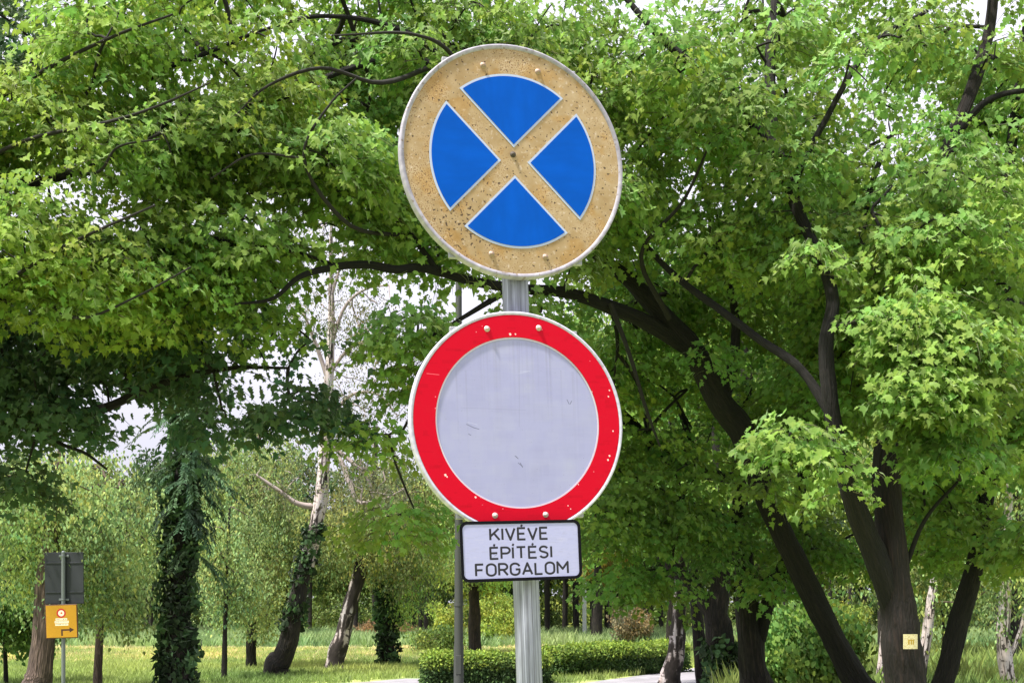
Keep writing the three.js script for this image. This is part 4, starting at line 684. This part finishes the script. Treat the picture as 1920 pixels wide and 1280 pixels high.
  for (let i = 0; i < 60; i++) { z.fillStyle = 'rgba(240,190,190,0.7)'; z.fillRect(Rr() * 1024, Rr() * 1024, 2 + Rr() * 3, 2 + Rr() * 3); }
  const redTex = new THREE.CanvasTexture(c3); redTex.colorSpace = THREE.SRGBColorSpace;
  const g2 = disc('closed_to_vehicles_sign', 'lower round sign, pale lavender-white face inside a red ring', 967, 793, 0.281, new THREE.MeshStandardMaterial({ map: worn([186, 184, 202], [158, 152, 164], 8), roughness: 0.5 }), new THREE.MeshStandardMaterial({ map: faceTex, roughness: 0.5 }), 0.2705);
  const red = new THREE.MeshPhysicalMaterial({ map: redTex, roughness: 0.42, specularIntensity: 0.15 });
  mesh('red_ring', planar(sheet(ringShape(0.2155, 0.2712), 0.0034, 0.0008, 128), 0.31), red, g2);
  mesh('white_edge', sheet(ringShape(0.2115, 0.2155), 0.0014, 0.0010, 128), new THREE.MeshStandardMaterial({ color: lin(0.58, 0.52, 0.62), roughness: 0.4 }), g2);
  const b2 = (px, py) => { const dx = (px - 967) * S1, dy = -(py - 793) * S1, cc = Math.cos(-tilt), s = Math.sin(-tilt); return [(dx * cc - dy * s) / cy, dx * s + dy * cc]; };
  for (const [xx, yy] of [[907, 621], [1004, 612], [922, 968], [1017, 964]]) { const [a, b] = b2(xx, yy); bolt(g2, a, b, 0.0042, 0.0058, boltMat); }
  // text plate
  const P = new THREE.Group(); P.name = 'text_plate'; P.userData.label = 'white plate with black lettering below the red-ringed sign'; t.add(P);
  P.position.copy(toLocal(978, 1032, D - 0.085)); P.rotation.set(0, yaw, 0.006);
  const W = 228 / 753 / cy, H = 113 / 753, rr = (w, h, r) => { const s = new THREE.Shape(); s.moveTo(-w / 2 + r, -h / 2); s.lineTo(w / 2 - r, -h / 2); s.absarc(w / 2 - r, -h / 2 + r, r, -Math.PI / 2, 0, false); s.lineTo(w / 2, h / 2 - r); s.absarc(w / 2 - r, h / 2 - r, r, 0, Math.PI / 2, false); s.lineTo(-w / 2 + r, h / 2); s.absarc(-w / 2 + r, h / 2 - r, r, Math.PI / 2, Math.PI, false); s.lineTo(-w / 2, -h / 2 + r); s.absarc(-w / 2 + r, -h / 2 + r, r, Math.PI, Math.PI * 1.5, false); return s; };
  mesh('plate', sheet(rr(W - 0.002, H - 0.002, 0.019), -0.003, 0.003, 12), backMat, P);
  const border = rr(W, H, 0.02), inner = rr(W - 0.0155, H - 0.0155, 0.0125); border.holes.push(new THREE.Path(inner.getPoints(12).reverse()));
  const c4 = document.createElement('canvas'); c4.width = 2048; c4.height = 1024; const y4 = c4.getContext('2d');
  y4.fillStyle = '#a3a4cc'; y4.fillRect(0, 0, 2048, 1024);
  for (let i = 0; i < 600; i++) { y4.fillStyle = Rr() < 0.5 ? 'rgba(180,180,205,0.14)' : 'rgba(140,140,165,0.12)'; y4.fillRect(Rr() * 2048, Rr() * 1024, 20 + Rr() * 120, 4 + Rr() * 24); }
  // letters as strokes of one width on a 10-high cell: [strokes, width]
  const LET = {
    K: [[[0, 0, 0, 10], [6, 10, 0.4, 3.6], [2.4, 6.2, 6.4, 0]], 6.2], I: [[[0, 0, 0, 10]], 0.2], V: [[[0, 10, 3.1, 0, 6.2, 10]], 6.2], E: [[[5.2, 10, 0, 10, 0, 0, 5.2, 0], [0, 5.1, 4.6, 5.1]], 5.0],
    P: [[[0, 0, 0, 10, 3, 10], ['a', 3, 7.3, 2.7, 90, -90], [3, 4.6, 0, 4.6]], 5.4], T: [[[0, 10, 6, 10], [3, 10, 3, 0]], 6], F: [[[0, 0, 0, 10, 5, 10], [0, 5.1, 4.4, 5.1]], 5], L: [[[0, 10, 0, 0, 4.8, 0]], 4.8], M: [[[0, 0, 0, 10, 3.6, 4, 7.2, 10, 7.2, 0]], 7.2], A: [[[0, 0, 3.2, 10, 6.4, 0], [1.2, 3.2, 5.2, 3.2]], 6.4],
    O: [[[0, 3, 0, 7], ['a', 3, 7, 3, 180, 0], [6, 7, 6, 3], ['a', 3, 3, 3, 0, -180]], 6], R: [[[0, 0, 0, 10, 3, 10], ['a', 3, 7.4, 2.6, 90, -90], [3, 4.8, 0, 4.8], [2.8, 4.8, 5.8, 0]], 5.6], G: [[['a', 3, 7, 3, 10, 180], [0, 7, 0, 3], ['a', 3, 3, 3, 180, 360], [6, 3, 6, 4.8, 3.4, 4.8]], 6], S: [[['a', 2.8, 7.4, 2.6, 20, 180], ['c', 0.2, 7.4, 0.2, 4.6, 5.4, 5.6, 5.4, 2.6], ['a', 2.8, 2.6, 2.6, 0, -160]], 5.6],
  };
  const row = (word, x0, x1, base, cap, gap) => {
    const s = cap / 10; let w = -gap; for (const ch of word) w += LET[ch.replace(/[eti]/, (q) => ({ e: 'E', i: 'I' })[q] ?? q)][1] + gap;
    const kx = (x1 - x0) / w; let cx = x0; y4.strokeStyle = '#14131c'; y4.lineWidth = cap * 0.19; y4.lineCap = 'butt'; y4.lineJoin = 'round';
    for (const ch of word) {
      const L = LET[{ e: 'E', i: 'I' }[ch] ?? ch];
      for (const st of L[0]) {
        y4.beginPath();
        if (st[0] === 'a') { const [, ax, ay, r, a0, a1] = st; for (let k = 0; k <= 20; k++) { const a = (a0 + (a1 - a0) * k / 20) * Math.PI / 180; const X = cx + (ax + r * Math.cos(a)) * kx, Y = base - (ay + r * Math.sin(a)) * s; k ? y4.lineTo(X, Y) : y4.moveTo(X, Y); } }
        else if (st[0] === 'c') { const q = st.slice(1); y4.moveTo(cx + q[0] * kx, base - q[1] * s); y4.bezierCurveTo(cx + q[2] * kx, base - q[3] * s, cx + q[4] * kx, base - q[5] * s, cx + q[6] * kx, base - q[7] * s); }
        else for (let k = 0; k < st.length; k += 2) k ? y4.lineTo(cx + st[k] * kx, base - st[k + 1] * s) : y4.moveTo(cx + st[k] * kx, base - st[k + 1] * s);
        y4.stroke();
      }
      if (ch === 'e' || ch === 'i') { const mx = cx + (L[1] / 2) * kx; y4.beginPath(); y4.lineWidth = cap * 0.18; y4.moveTo(mx - cap * 0.02, base - cap * 1.12); y4.lineTo(mx + cap * 0.07, base - cap * 1.32); y4.stroke(); y4.lineWidth = cap * 0.19; }
      cx += (L[1] + gap) * kx;
    }
  };
  const tx = (px) => 1024 + (px - 974.5) / 228 * 2048, ty = (py) => 512 + (py - 1031) / 113 * 1024;
  row('KIVeVE', tx(917), tx(1024), ty(1010), 192, 2.3); row('ePiTeSI', tx(916), tx(1031), ty(1045), 188, 2.4); row('FORGALOM', tx(888), tx(1061), ty(1076), 192, 2.3);
  y4.strokeStyle = '#6f708a'; y4.lineWidth = 5; y4.beginPath(); y4.moveTo(tx(920), ty(1036)); y4.lineTo(tx(927), ty(1039)); y4.moveTo(tx(922), ty(1041)); y4.lineTo(tx(928), ty(1037)); y4.stroke();
  const lt = new THREE.CanvasTexture(c4); lt.colorSpace = THREE.SRGBColorSpace; lt.anisotropy = 8;
  const fg = sheet(rr(W - 0.004, H - 0.004, 0.018), 0.0002, 0.0008, 12); { const p = fg.attributes.position, uv = fg.attributes.uv; for (let i = 0; i < p.count; i++) uv.setXY(i, p.getX(i) / W + 0.5, p.getY(i) / H + 0.5); }
  mesh('lettered_face', fg, new THREE.MeshStandardMaterial({ map: lt, roughness: 0.5 }), P);
  mesh('black_border', sheet(border, 0.0014, 0.0008, 12), new THREE.MeshPhysicalMaterial({ color: lin(0.006, 0.006, 0.009), roughness: 0.7, specularIntensity: 0.15 }), P);
  // clamps round the pole behind every sign
  for (const py of [146, 462, 628, 960, 1010, 1062]) mesh('clamp', new THREE.TorusGeometry(pr + 0.003, 0.005, 6, 28).rotateX(Math.PI / 2).translate(0, toLocal(980, py, D).y, 0), backMat, t);
}

nameGaps();
renderer.render(scene, camera);
